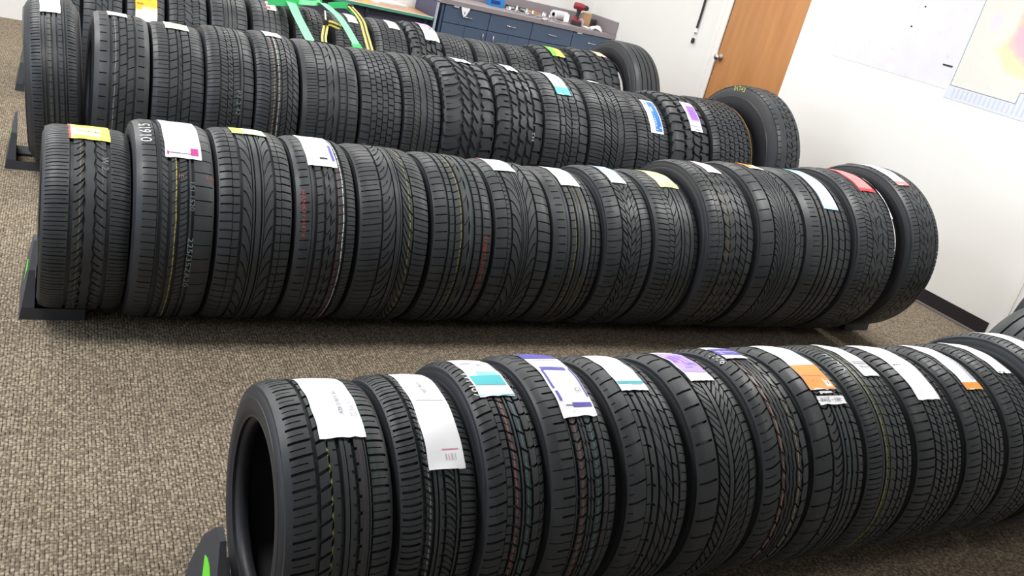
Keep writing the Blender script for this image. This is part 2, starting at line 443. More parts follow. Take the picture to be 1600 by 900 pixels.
def wood_door(idx, ya, yb, m, label, knob_y, trim_a, trim_b):
    root = empty('door_%d' % idx, (XR+.03, (ya+yb)/2, 0)); tag(root, label, None, None, 'structure')
    c = Vector((XR+.03, (ya+yb)/2, 0))
    def rel(a): return (a[0]-c.x, a[1]-c.y, a[2]-c.z)
    def b(name, p, q_, mm, bev=0): return MB().box(rel(p), rel(q_), mm, bev).build(name, root)
    b('door_leaf', (XR+.004, ya+.004, .012), (XR+.045, yb-.004, DH-.004), m)
    mb = MB()
    for (a0, a1) in ((yb, yb+trim_b), (ya-trim_a, ya)):
        mb.box(rel((XR-(.012 if a0 >= yb else .0015), a0, 0)), rel((XR+.05, a1, DH+.05)), TRIMM)
    a0, a1 = yb+trim_b*.55, yb+trim_b
    mb.box(rel((XR-.020, a0, 0)), rel((XR-.012, a1, DH+.07)), TRIMM); 
    mb.box(rel((XR-.014, ya, DH)), rel((XR+.05, yb, DH+.06)), TRIMM)
    mb.build('door_frame', root)
    if knob_y:
        st = mat('satin_chrome', (196, 190, 186), .25, .5, 1.0)
        M = Matrix.Translation(rel((XR+.004, knob_y, 1.045))) @ Matrix.Rotation(-PI/2, 4, 'Y')
        k = MB().lathe([(0, 0), (.031, 0), (.031, .006), (.013, .010), (.011, .030), (.020, .036), (.028, .046), (.0275, .058), (.018, .066), (.004, .068), (0, .068)], st, 24, M)
        k.build('door_knob', root, smooth=40)
        MB().box(rel((XR-.003, yb-.012, 1.0)), rel((XR+.006, yb+.010, 1.09)), st, .001).build('strike_plate', root)
wood_door(1, D1a, D1b, door_mat(), 'plain honey-coloured wooden door with chrome knob in a white frame', 5.965, .045, .115)
wood_door(2, D2a, D2b, mat('dark_door_paint', (70, 66, 66), .5), 'dark door in a white frame at the right edge', None, .06, .085)

# ------------------------------------------------------------------ wall things
def poster_mat(name, kind):
    m = bpy.data.materials.new(name); m.use_nodes = True; q = NT(m)
    tc = q.n('ShaderNodeTexCoord').outputs['Object']; sp = q.n('ShaderNodeSeparateXYZ'); q.l(tc, sp.inputs[0])
    if kind == 0:
        c = q.mix(q.noise(7, 4, tc), lin((208, 207, 216)), lin((220, 219, 227)))
        nb = q.n('ShaderNodeMapRange'); q.l(q.noise(16, 5, tc, .7), nb.inputs[0]); nb.inputs[1].default_value = .60; nb.inputs[2].default_value = .72
        c = q.mix(q.math('MULTIPLY', nb.outputs[0], .55), c, lin((184, 182, 204)))
        n2 = q.n('ShaderNodeMapRange'); q.l(q.noise(5, 3, tc), n2.inputs[0]); n2.inputs[1].default_value = .58; n2.inputs[2].default_value = .75
        c = q.mix(q.math('MULTIPLY', n2.outputs[0], .5), c, lin((236, 236, 218)))
    else:
        c = q.mix(q.noise(9, 5, tc, .7), lin((218, 218, 206)), lin((208, 208, 206)))
        def blob(cy, cz, ry, rz, f0, f1, rgb, c, st):
            dy = q.math('DIVIDE', q.math('SUBTRACT', sp.outputs[1], cy), ry); dz = q.math('DIVIDE', q.math('SUBTRACT', sp.outputs[2], cz), rz)
            d = q.math('SQRT', q.math('ADD', q.math('MULTIPLY', dy, dy), q.math('MULTIPLY', dz, dz)))
            d = q.math('ADD', d, q.math('MULTIPLY', q.math('SUBTRACT', q.noise(10, 4, tc), .5), .7))
            mr = q.n('ShaderNodeMapRange'); q.l(d, mr.inputs[0]); mr.inputs[1].default_value = f0; mr.inputs[2].default_value = f1; mr.inputs[3].default_value = st; mr.inputs[4].default_value = 0
            return q.mix(mr.outputs[0], c, lin(rgb))
        c = blob(3.30, 1.64, .24, .16, .8, 1.05, (232, 208, 168), c, .9)
        c = blob(3.30, 1.84, .20, .18, .8, 1.05, (230, 186, 166), c, .9)
        c = blob(3.30, 1.72, .19, .15, .75, 1.0, (226, 172, 188), c, .95)
        c = blob(3.62, 1.78, .04, .06, .6, 1.1, (226, 204, 226), c, .8)
        nb = q.n('ShaderNodeMapRange'); q.l(q.noise(22, 6, tc, .7), nb.inputs[0]); nb.inputs[1].default_value = .60; nb.inputs[2].default_value = .75
        c = q.mix(q.math('MULTIPLY', nb.outputs[0], .5), c, lin((184, 188, 198)))
    q.l(c, q.b.inputs['Base Color']); q.b.inputs['Roughness'].default_value = .5
    return m
gry = mat('map_line_ink', (120, 126, 140), .6)
mp1 = empty('wall_map', (XR, 4.3, 1.32)); tag(mp1, 'large pale faded paper map pinned beside the wooden door', 'map')
def atx(y0, y1, z0, z1, d, m, name, parent, base, bev=0):
    return MB().box((XR-d-.0005-base[0], y0-base[1], z0-base[2]), (XR-.0004-base[0], y1-base[1], z1-base[2]), m, bev).build(name, parent)
me = atx(3.770, 4.80, 1.322, 2.35, .0010, poster_mat('faded_map_print', 0), 'map_sheet', None, (XR, 0, 0)); me.location = (XR, 0, 0); me.parent = mp1; me.matrix_parent_inverse = Matrix.Translation((-XR, -4.3, -1.32))
for (y, z) in ((4.16, 1.782), (4.207, 1.644)): MB().lathe([(0, 0), (.006, 0), (.006, .004), (.002, .008), (0, .009)], INK, 10, Matrix.Translation((-.001, y-4.3, z-1.32)) @ Matrix.Rotation(-PI/2, 4, 'Y')).build('push_pin', mp1)
MB().box((-.004, 3.785-4.3, 1.459-1.32), (-.001, 3.86-4.3, 1.469-1.32), INK).build('dark_clip', mp1)
mp2 = empty('wall_map', (XR, 3.3, 1.28)); tag(mp2, 'paper map with pink and yellow patch and thin dark border line', 'map')
me = atx(2.70, 3.762, 1.272, 2.35, .0016, mat('map_margin_paper', (206, 211, 224), .55), 'map_sheet', None, (XR, 0, 0)); me.location = (XR, 0, 0); me.parent = mp2; me.matrix_parent_inverse = Matrix.Translation((-XR, -3.3, -1.28))
mb = MB()
pm = poster_mat('pink_map_print', 1)
mb.box((-.0028, 3.278, 1.357), (-.0022, 3.747, 2.34), pm); mb.box((-.0028, 2.74, 1.424), (-.0022, 3.278, 2.34), pm)
me = mb.build('map_print'); me.location = (XR, 0, 0); me.parent = mp2; me.matrix_parent_inverse = Matrix.Translation((-XR, -3.3, -1.28))
mb = MB()
w = .0035
for (y0, y1, z0, z1) in ((3.745, 3.745+w, 1.356, 2.34), (3.278, 3.748, 1.354, 1.354+w), (3.276, 3.276+w, 1.354, 1.424), (2.74, 3.278, 1.421, 1.421+w)):
    mb.box((-.0034, y0-3.3, z0-1.28), (-.0026, y1-3.3, z1-1.28), gry)
mb.build('border_line', mp2)
mb = MB(); lg = mat('pale_grey_print', (190, 197, 214), .6)
for k in range(24): mb.box((-.0030, 3.70-k*.033-3.3, 1.288-1.28), (-.0022, 3.712-k*.033-3.3, (1.345 if 3.7-k*.033 > 3.28 else 1.41)-1.28), lg)
mb.build('legend_stripes', mp2)
st = empty('hanging_strap', (XR-.012, 6.376, 1.06)); tag(st, 'narrow black strap with white collar and black tip hanging on the wall', 'strap')
mb = MB(); bs = mat('black_webbing', (28, 26, 30), .6)
pts = [(-.004+.004*math.sin(i*.9), .003*math.sin(i*.5), .155+i*.08) for i in range(18)]
for a, b in zip(pts[:-1], pts[1:]):
    mb.prism([(a[0]-.003, a[1]-.012), (a[0]+.003, a[1]-.012), (a[0]+.003, a[1]+.012), (a[0]-.003, a[1]+.012)], 2, a[2], b[2], bs, [(b[0]-.003, b[1]-.012), (b[0]+.003, b[1]-.012), (b[0]+.003, b[1]+.012), (b[0]-.003, b[1]+.012)])
mb.build('webbing', st)
MB().box((-.008, -.011, .118), (.004, .011, .155), PAPER, .002).build('white_collar', st)
MB().box((-.009, -.010, .112), (.004, .010, .119), bs, .001).build('black_ring', st)
MB().tube([(-.004, 0, .113), (-.004, 0, .095)], .004, mat('grey_wire', (150, 148, 150), .4)).lathe([(0, 0), (.010, .002), (.015, .012), (.015, .04), (.008, .05), (0, .05)], bs, 14, Matrix.Translation((-.006, 0, .02))).build('black_tip', st, smooth=40)
for i, c in enumerate(st.children): pass

# ------------------------------------------------------------------ cabinets and counter
BLUE = mat('blue_grey_laminate', (78, 95, 119), .42); BLUED = mat('dark_reveal', (34, 38, 54), .6); GLAM = mat('grey_counter_laminate', (142, 134, 138), .45)
CHR = mat('bright_steel', (214, 214, 216), .25, .5, 1.0)
CY = 7.615                                              # front plane of the drawers
def handle(L, m): 
    return MB().tube([(-L/2, 0, 0), (-L/2, -.018, 0), (-L/2+.010, -.026, 0), (L/2-.010, -.026, 0), (L/2, -.018, 0), (L/2, 0, 0)], .0045, m, 8)
bays = [(3.284, 3.752), (3.752, 4.218), (4.218, 4.686), (4.686, 5.150)]
names = ['white paper tag', 'second drawer front from the left', 'third drawer front from the left', 'last drawer front by the corner']
labs = ['blue-grey base cabinet with a white tag on its drawer', 'blue-grey base cabinet, second from the shelf end', 'blue-grey base cabinet under the roll and cordless tool', 'blue-grey base cabinet in the corner by the white wall']
for i, (a, b) in enumerate(bays):
    cx = (a+b)/2
    r = empty('base_cabinet', (cx, CY+.26, 0)); tag(r, labs[i], 'cabinet', 'blue-grey base cabinets along the back wall')
    hwb = (b-a)/2
    x0 = -hwb+(-.018 if i == 0 else 0)
    mb = MB().box((x0, -.24, .09), (hwb, .26, .866), BLUE).box((x0+.01, -.20, 0), (hwb-.01, .25, .09), BLUED)
    if i == 0: mb.box((x0-.012, -.256, 0), (x0+.004, .26, .866), BLUE)
    mb.build('cabinet_body', r)
    MB().box((-hwb+.001, -.2405, .1), (hwb-.001, -.2395, .864), BLUED).build('dark_gap', r)
    d = MB().box((-hwb+.0035, -.26, .706), (hwb-.0035, -.241, .862), BLUE, .0015).build('drawer', r)
    handle(.092, CHR).build('drawer_handle', d, (0, -.26, .784), smooth=40)
    for s in (-1, 1) if i in (0, 1) else (0,):
        if i in (0, 1):
            xa, xb = (-hwb+.0035, -.0015) if s < 0 else (.0015, hwb-.0035)
        else: xa, xb = -hwb+.0035, hwb-.0035
        dr = MB().box((xa, -.26, .10), (xb, -.241, .700), BLUE, .0015).build('cabinet_door', r)
    if i == 0: handle(.085, CHR).build('door_handle', dr, (hwb-.045, -.26, .625), (0, PI/2, 0), smooth=40)
    if i == 1: 
        # hinge-side handle next to the first cabinet
        handle(.085, CHR).build('door_handle', r.children[-2], (-hwb+.068, -.26, .625), (0, PI/2, 0), smooth=40)
tg = MB().prism([(-.045, .055), (.045, .055), (.040, .03), (.018, -.022), (-.002, -.03), (-.020, -.018), (-.040, .03)], 1, -.0014, 0, PAPER).build('paper_tag', None, (3.478, CY-.0212, .818))
MB().prism([(-.006, -.012), (.002, -.012), (.002, .016), (-.004, .012)], 1, -.0022, -.0015, INK).build('tag_print', tg)
tag(tg, 'white rounded paper tag stuck on a blue-grey drawer front', 'tag')
ct = empty('countertop', (4.2, 7.86, .866)); tag(ct, 'grey laminate counter with raised back and side splash', 'countertop')
o = (4.2, 7.86, .866)
def cb(name, a, b, m=GLAM, bev=.003): return MB().box([a[i]-o[i] for i in range(3)], [b[i]-o[i] for i in range(3)], m, bev).build(name, ct)
cb('worktop', (3.225, 7.592, .8665), (5.176, 8.148, .908))
cb('back_splash', (3.225, 8.125, .909), (5.176, 8.148, 1.02)); cb('side_splash', (5.153, 7.600, .909), (5.176, 8.124, 1.04))
for x in (3.36, 4.72): tag(MB().box((x, CY-.024, .852), (x+.055, CY-.001, .866), mat('pale_plastic', (176, 182, 190), .4), .002).build('bumper_clip'), 'small pale plastic clip under counter edge, %s' % ('above the tagged drawer' if x < 4 else 'above the corner cabinet'), 'clip')

# desk at the left
dk = empty('work_desk', (2.2, 7.895, 0)); tag(dk, 'low desk with wooden top and green front edge beside cabinets', 'desk')
def woodtop():
    m = bpy.data.materials.new('desk_wood'); m.use_nodes = True; q = NT(m)
    tc = q.n('ShaderNodeTexCoord').outputs['Object']; mp = q.n('ShaderNodeMapping'); q.l(tc, mp.inputs[0]); mp.inputs['Scale'].default_value = (2, 22, 2)
    q.l(q.mix(q.noise(4, 4, mp.outputs[0]), lin((172, 122, 84)), lin((206, 160, 118))), q.b.inputs['Base Color']); q.b.inputs['Roughness'].default_value = .4; return m
MB().box((-1.6, -.28, .700), (.985, .24, .722), woodtop()).build('desktop', dk)
MB().box((-1.6, -.292, .698), (.985, -.28, .724), mat('green_edge_strip', (80, 150, 128), .5)).build('edge_strip', dk)
MB().box((-1.6, -.294, .720), (.985, -.278, .727), mat('pale_edge', (214, 226, 214), .5)).build('edge_cap', dk)
MB().box((-1.6, -.20, .56), (.985, -.185, .70), mat('dark_modesty', (66, 66, 84), .6)).build('modesty_panel', dk)
for x in (-1.5, .372, .93):
    MB().box((x-.012, -.262, 0), (x+.012, -.238, .70), BLUED, .002).build('desk_leg', dk)
for x in (-.2, .60): MB().box((x-.012, .18, 0), (x+.012, .20, .70), BLUED, .002).build('desk_leg', dk)
gp = MB().box((3.194, 7.60, 0), (3.214, 8.12, .865), mat('slate_panel', (62, 68, 96), .5)).build('divider_panel'); es = MB().box((3.193, 7.594, 0), (3.215, 7.5995, .865), mat('pale_panel_edge', (176, 182, 196), .5)).build('edge_strip', gp); tag(gp, 'dark slate upright panel with pale front edge between desk and cabinets', 'panel')
gt = MB().lathe([(.018, 0), (.030, 0), (.030, .010), (.018, .010), (.018, 0)], mat('yellow_tape', (206, 206, 66), .5), 20).build('tape_roll', None, (2.57, 7.70, .7225), smooth=40); tag(gt, 'small yellow tape roll lying on the wooden desk', 'tape roll')
ps = MB().box((-.16, -.11, 0), (.16, .11, .014), PAPER).box((-.15, -.12, .0142), (.15, .09, .024), mat('paper_grey', (222, 222, 228), .6)).build('paper_stack', None, (2.86, 7.98, .7225), (0, 0, .2)); tag(ps, 'stack of white papers on the wooden desk', 'papers')
cdb = mat('cardboard', (186, 148, 110), .8)
cr = MB().box((-.11, -.08, 0), (.11, .08, .14), cdb, .003).box((-.111, -.02, .06), (.111, .02, .1405), mat('packing_tape', (206, 180, 140), .3)).build('cardboard_box', None, (2.50, 8.03, .7225), (0, 0, .1)); tag(cr, 'cardboard box at the back of the wooden desk', 'box')

# things on the counter
ZT = .9085
bb = MB().box((-.075, -.05, 0), (.075, .05, .075), mat('bright_blue_card', (36, 130, 204), .4), .004).box((-.076, -.051, .02), (.03, -.05, .055), mat('dark_blue_print', (28, 52, 120), .4)).build('blue_box', None, (3.96, 8.0, ZT), (0, 0, .05)); tag(bb, 'bright blue box standing at the back of the counter', 'box')
roll = empty('paper_towel_roll', (4.72, 8.02, ZT+.046), (0, PI/2, .35)); tag(roll, 'white paper towel roll lying on the counter', 'paper roll')
MB().lathe([(.021, -.10), (.045, -.10), (.045, .10), (.021, .10), (.021, -.10)], mat('towel_paper', (232, 230, 234), .8), 28).build('paper', roll, smooth=40)
MB().lathe([(.020, -.101), (.0208, -.101), (.0208, .101), (.020, .101), (.020, -.101)], mat('dark_core', (60, 52, 56), .8), 20).build('core', roll, smooth=40)
RED = mat('tool_red', (140, 28, 38), .45); TBK = mat('tool_black', (36, 34, 38), .5)
dr = empty('cordless_tool', (4.80, 7.82, ZT), (0, 0, -.5)); tag(dr, 'red and black cordless impact tool standing on its battery', 'power tool')
MB().box((-.045, -.036, .0), (.065, .036, .040), TBK, .006).build('battery', dr)
MB().box((-.050, -.030, .036), (.060, .030, .056), RED, .006).box((-.02, -.031, .008), (.04, .031, .03), RED, .003).build('battery_cap', dr)
MB().tube([(.0, 0, .05), (.004, 0, .09), (.010, 0, .135), (.012, 0, .16)], [.021, .019, .020, .026], TBK, 14).build('grip', dr, smooth=50)
MB().tube([(-.006, 0, .05), (-.006, 0, .085)], [.026, .021], RED, 14).build('grip_base', dr, smooth=50)
MB().tube([(-.055, 0, .185), (-.045, 0, .185), (.03, 0, .185), (.06, 0, .184)], [.022, .034, .035, .026], RED, 18).build('motor_housing', dr, smooth=50)
MB().tube([(.06, 0, .184), (.085, 0, .184), (.10, 0, .184)], [.028, .024, .012], TBK, 18).build('nose', dr, smooth=50)
MB().box((-.016, -.012, .135), (-.006, .012, .16), TBK, .002).build('trigger', dr)
for (x, w, h, lb) in ((4.715, .055, .085, 'small white card leaning left of the red cordless tool'), (4.90, .05, .075, 'small pale grey card right of the red cordless tool')):
    c = MB().box((-w/2, -.0015, 0), (w/2, .0015, h), PAPER if x < 4.8 else mat('grey_card', (198, 196, 200), .6)).build('price_card', None, (x, 7.86, ZT), (-.12, 0, -.2)); tag(c, lb, 'card')
bx = MB().box((-.04, -.05, 0), (.04, .05, .135), cdb, .003).box((-.0405, -.006, .02), (.0405, .006, .1355), mat('box_seam', (150, 112, 76), .8)).build('cardboard_box', None, (4.965, 7.90, ZT), (0, 0, -.3)); tag(bx, 'upright brown cardboard box in the counter corner', 'box')
# black cable coil
mb = MB()
pts = []
for i in range(70):
    a = i*.36; pts.append((.062*math.cos(a)*(1+.12*math.sin(i*.7)), .048*math.sin(a), .010+.0010*i+.012*math.sin(a*.5)**2))
mb.tube(pts, .0055, TBK, 7)
cc = mb.build('cable_coil', None, (5.090, 7.99, ZT), (0, 0, .4), smooth=60); tag(cc, 'black cable coiled in the corner of the counter', 'cable')
# crumpled cloth
def crumple(name, loc, sx, sy, h, m, label, seed, cat='cloth'):
    r = np.random.default_rng(seed); n = 22; g = np.zeros((n, n)); X, Y = np.meshgrid(np.linspace(-1, 1, n), np.linspace(-1, 1, n))
    for _ in range(16):
        a = r.uniform(0, PI); f = r.uniform(2, 7); p = r.uniform(0, 6); g += np.abs(np.sin((X*math.cos(a)+Y*math.sin(a))*f+p))*r.uniform(.3, 1)
    g = g/g.max(); rad = np.sqrt(X**2+Y**2); outline = 1+.18*np.sin(np.arctan2(Y, X)*3+seed)+.1*np.sin(np.arctan2(Y, X)*7)
    Z = np.clip(1-(rad/1.3)**2, 0, 1)*g*h
    V = np.stack([X*sx*outline, Y*sy*outline, Z+.001], -1).reshape(-1, 3)
    i = np.arange(n-1)[:, None]; j = np.arange(n-1)[None, :]; k = i*n+j
    F = np.stack([k, k+1, k+n+1, k+n], -1).reshape(-1, 4)
    V2 = V-np.array([0, 0, .001]); V2[:, 2] = np.maximum(V2[:, 2]*.2, 0)
    o_ = obj(name, mesh_np(name, np.concatenate([V, V2]), np.concatenate([F, F[:, ::-1]+n*n]), m, smooth=True, sharp=70), None, loc, (0, 0, r.uniform(0, 1)))
    tag(o_, label, cat); return o_
CL = mat('white_cotton', (232, 228, 230), .85)
crumple('shop_cloth', (5.02, 7.74, ZT+.001), .085, .06, .055, CL, 'crumpled white cloth on the counter below the black cable', 3)
gl = empty('work_glove', (4.90, 7.72, ZT), (0, 0, 1.9)); tag(gl, 'white work glove lying flat between cloth and cordless tool', 'glove')
mb = MB().box((-.03, -.02, 0), (.02, .024, .016), CL, .006)
for k in range(4): mb.tube([(.015, -.016+k*.012, .009), (.04, -.018+k*.013, .011), (.062-.006*abs(k-1.5), -.02+k*.014, .007)], [.007, .0065, .005], CL, 7)
mb.tube([(-.01, .02, .008), (.012, .04, .009)], [.007, .005], CL, 7)
mb.build('glove_body', gl, smooth=50)
# spanners and small tools
def spanner(L, loc, rz, lab):
    w = L*.045
    mb = MB()
    jaw = [(-L/2-w*1.6, w*1.5), (-L/2-w*.3, w*.7), (-L/2-w*.3, -w*.7), (-L/2-w*1.6, -w*1.5), (-L/2+w*.2, -w*1.9), (-L/2+w*1.8, -w*.8), (L/2-w, -w*.6), (L/2-w, w*.6), (-L/2+w*1.8, w*.8), (-L/2+w*.2, w*1.9)]
    mb.prism(jaw, 2, 0, .006, CHR)
    mb.lathe([(w*.8, 0), (w*1.5, 0), (w*1.5, .008), (w*.8, .008), (w*.8, 0)], CHR, 16, Matrix.Translation((L/2, 0, -.001)))
    o_ = mb.build('spanner', None, loc, (.04, .03, rz)); tag(o_, lab, 'spanner', 'spanners strewn along the counter'); return o_
spots = [(4.03, 7.72, .3), (4.11, 7.80, 1.2), (4.17, 7.72, -.4), (4.25, 7.82, .8), (4.31, 7.74, .2), (4.36, 7.85, 1.9), (4.42, 7.76, -.7), (4.50, 7.82, .5), (4.56, 7.74, 1.3), (4.63, 7.83, .1), (4.20, 7.93, .6), (4.30, 7.98, 1.5), (4.42, 7.96, .4), (4.09, 7.94, 2.2)]
for i, (x, y, a) in enumerate(spots): spanner(.16+.07*((i*7) % 5)/5, (x, y, ZT+.006+(.012 if i % 3 == 1 else 0)), a, 'steel spanner lying among the loose hand tools on the counter')
for i, (x, y, h) in enumerate(((4.06, 7.86, .04), (4.14, 7.87, .06), (4.22, 7.77, .035), (4.27, 7.90, .05), (4.35, 7.92, .045), (4.38, 7.81, .03), (4.47, 7.88, .05), (4.54, 7.90, .04), (4.60, 7.92, .035), (4.50, 7.97, .05), (4.00, 7.80, .03))):
    k_ = MB().lathe([(0, 0), (.016, 0), (.017, h*.4), (.014, h*.5), (.014, h), (.009, h), (.009, h*.6), (0, h*.6)], CHR, 16).build('socket', None, (x, y, ZT), smooth=40); tag(k_, 'small steel socket standing among the loose hand tools', 'socket', 'steel sockets on the counter')
for i, (x, y) in enumerate(((4.16, 8.04), (4.30, 8.06))):
    r_ = empty('hand_brush', (x, y, ZT), (0, 0, .15*i)); tag(r_, ['black tool with white stripes, left at the back of the counter', 'black tool with white stripes beside the orange-handled one'][i], 'tool')
    MB().box((-.055, -.02, 0), (.055, .02, .035), TBK, .005).build('tool_body', r_)
    MB().box((-.04, -.021, .010), (.05, -.0202, .016), PAPER).box((-.04, -.021, .023), (.03, -.0202, .028), PAPER).build('white_stripe', r_)
og = MB().tube([(-.12, 0, .014), (-.03, 0, .015), (.02, 0, .014), (.12, 0, .010)], [.010, .014, .008, .005], mat('orange_wood', (206, 134, 50), .5), 10).build('hand_file', None, (4.47, 8.05, ZT), (0, 0, -.05), smooth=50); tag(og, 'orange-handled file lying along the back splash', 'file')
mb = MB()
crumple('silver_foil', (4.36, 7.655, ZT+.0), .09, .022, .02, mat('white_plastic_wrap', (206, 198, 200), .35), 'crumpled pale plastic wrap at front edge of the counter', 11, 'wrap')

# ------------------------------------------------------------------ tyre stands
STN = mat('stand_plastic', (58, 60, 66), .55); LGR = mat('leaf_green', (120, 224, 60), .5)
def stand(x, yc, foot, label, w=.12, hs=1.0):
    r = empty('tire_stand', (x, yc, 0)); tag(r, label, 'tire stand', 'plastic end stands holding the tire rows')
    inner = [(-w, 0), (-w, .045), (-w*.72, .165), (-w*.20, .245), (w*.20, .245), (w*.72, .165), (w, .045), (w, 0)]
    inner = [(a_, b_*hs) for a_, b_ in inner]
    mb = MB()
    n = len(inner); t = .044
    def ox(z): return 0.0+z*.145
    vs = [(t, p[0], p[1]) for p in inner]+[(ox(p[1]), p[0]*1.0, p[1]) for p in inner]
    fs = [list(range(n)), [2*n-1-i for i in range(n)]]+[[i, (i+1) % n, n+(i+1) % n, n+i] for i in range(n)]
    mb.add(vs, fs, STN)
    mb.build('upright', r)
    for s in (-1, 1):
        a, b = (-w, -w+.032) if s < 0 else (w-.032, w)
        za, zb = (.042, .012) if s < 0 else (.012, .042)
        MB().prism([(a, 0), (b, 0), (b, zb), (a, za)], 0, t, foot, STN).build('foot', r)
    # green arrow emblem on the outer face
    em = [(-.036, .150), (-.014, .160), (.014, .160), (.036, .150), (.008, .105), (0, .085), (-.008, .105)]
    em = [(a_, b_*hs) for a_, b_ in em]
    mb = MB(); mb.add([(ox(z)-.0015, y, z) for y, z in em], [list(range(7))], LGR)
    mb.add([(ox(z)-.0002, y, z) for y, z in em], [list(range(7))[::-1]], LGR)
    e_ = mb.build('green_emblem', r); e_['label'] = 'bright green arrow emblem'
    mb = MB(); rim = mat('stand_edge', (96, 98, 106), .45)
    mb.build
    return r
stand(.350, 1.50, .095, 'dark grey plastic stand with green emblem at the front row end', .12, .88)
stand(-.006, 3.02, .195, 'dark grey plastic stand holding the left end of the second row')
stand(-.088, 4.545, .17, 'dark grey plastic stand at left end of the third row')
stand(-.075, 6.0, .12, 'dark grey plastic stand at left end of the back row')
r_ = stand(4.02+.06, 3.02, .195, 'dark foot of the stand under the right end of second row'); r_.rotation_euler = (0, 0, PI); r_.location = (4.185, 3.02, 0)

# ------------------------------------------------------------------ tires
WHT = (214, 216, 214); YEL = (206, 196, 60); REDP = (186, 60, 58); GRN = (70, 120, 100); TEA = (90, 150, 160)
ORG = paint('label_orange', (246, 150, 40)); YLW = paint('label_yellow', (244, 236, 90)); PUR = paint('label_purple', (148, 98, 196)); LPU = paint('label_lilac', (188, 164, 226))
NAV = paint('label_navy', (84, 80, 176)); TEAL = paint('label_teal', (70, 186, 196)); LTE = paint('label_pale_teal', (150, 214, 224)); PNK = paint('label_pink', (236, 150, 186)); MAG = paint('label_magenta', (178, 52, 130))
REDL = paint('label_red', (214, 48, 60)); SAL = paint('label_salmon', (240, 128, 128)); LBL = paint('label_light_blue', (168, 206, 232)); BLU = paint('label_blue', (38, 112, 190)); GRE = paint('label_green', (112, 214, 70))
GYP = paint('label_grey_print', (188, 190, 200)); PALEG = paint('label_pale_green', (206, 232, 168)); PEA = paint('label_peach', (252, 196, 170)); PLY = paint('label_pale_yellow', (250, 250, 170)); GRY = paint('label_mid_grey', (120, 122, 130)); ORD = paint('label_dark_orange', (196, 96, 20))

def sh(u0, u1, N, c=0, w=2.6, ua=0, ub=1, sipe=True, c2=0, sw=1.1, sa=.1, sb=.9):
    g = [(.0, w, ua, ub)]
    if sipe: g.append((.5, sw, sa, sb))
    return (u0, u1, N, (c, c2), g, (0, 0))
def rb(u0, u1, N=60, c=(0, 0), g=(), e=(0, 0), ph=0.0): return (u0, u1, N, c, g, e, ph)
def vee(N, sl=-1, cm=.07, w=3.2, k=1.0, shu=.5, cen=(.13,), shw=2.4, shs=True, cc=0, s2=False):
    """directional tread: swept arcs either side of a plain centre; sl=+1 arcs sweep down towards the centre"""
    r = [sh(-1, -shu-.04, N, sl*3*k, shw, .0, .93, shs), ]
    g = [(.0, w)] + ([(.5, 1.2, .1, .9)] if s2 else [])
    r += [rb(-shu+.03, -cm-.09, N, (sl*4*k, sl*30*k), g), rb(-cm-.05, cm-.02+cc, N), rb(cm+.04+cc, cm+.09+cc, N), rb(cm+.16, shu-.03, N, (-sl*58*k, sl*26*k), g, (0, 0), .5)]
    r += [sh(shu+.04, 1, N, -sl*3*k, shw, .07, 1, shs)]
    return r
def blocks(N, us, w=3.5, c=4, e=1.2, sipe=True, outer=None):
    """rows of offset blocks between straight or zigzag grooves"""
    r = []
    for i in range(len(us)-1):
        a, b = us[i], us[i+1]; gap = .028
        cc = c*(1 if i % 2 else -1)
        edge = (0 if i == 0 else e, 0 if i == len(us)-2 else e)
        g = [(0, w)]+([(.5, 1.2, .12, .88)] if sipe else [])
        r.append(rb(a+(0 if i == 0 else gap), b-(0 if i == len(us)-2 else gap), N, (cc, 0), g, edge, (i*.5) % 1))
    return r
def mud(N, kind=0):
    if kind == 0:   # curved claws with hooked centre blocks
        return [rb(-1.02, -.44, N, (10, -34), [(0, 13, 0, 1, 12), (.5, 2, .1, .5, 3)], (2, 9)), rb(-.30, -.05, N, (50, 0), [(.2, 11, 0, 1, 12)], (6, 6), .3), rb(.09, .34, N, (54, 0), [(.6, 11, 0, 1, 12)], (6, 6), .5), rb(.50, 1.02, N, (-16, 12), [(.3, 13, 0, 1, 12)], (9, 2), .5)]
    if kind == 1:   # square shoulder blocks, hexagonal centre
        return [rb(-1.02, -.56, N, (2, 0), [(0, 13, 0, 1, 12), (.5, 9, .55, 1, 10)], (2, 4)), rb(-.42, -.18, N, (20, 0), [(.3, 10, 0, 1, 12)], (6, 6), .2), rb(-.06, .18, N, (18, 0), [(.7, 10, 0, 1, 12)], (6, 6), .5), rb(.30, .50, N, (20, 0), [(.1, 10, 0, 1, 12)], (6, 5), .1), rb(.62, 1.02, N, (2, 0), [(.4, 12, 0, 1, 12)], (4, 3), .5)]
    return [rb(-1.02, -.50, N, (-4, 8), [(0, 13, 0, 1, 12)], (2, 8)), rb(-.34, -.03, N, (-14, 0), [(.3, 10, 0, 1, 12)], (8, 7), .5), rb(.10, .40, N, (16, 0), [(.0, 10, 0, 1, 12)], (7, 8), .1), rb(.56, 1.02, N, (4, -4), [(.5, 13, 0, 1, 12)], (8, 2), .4)]
def at(N, us=(-1, -.58, -.24, .04, .32, .62, 1), w=5, e=3.2, c=9, d=9):
    r = []
    for i in range(len(us)-1):
        a, b = us[i], us[i+1]; first, last = i == 0, i == len(us)-2
        r.append(rb(a+(0 if first else .03), b-(0 if last else .03), N, (c*(1 if i % 2 else -1), 0), [(0, w, 0, 1, d), (.5, 1.6, .1, .75)], (0 if first else e, 0 if last else e), (i*.37) % 1))
    return r
def lab(x, p, m=PAPER, prints=(), **k): return dict(x=x, p=p, m=m, prints=prints, **k)

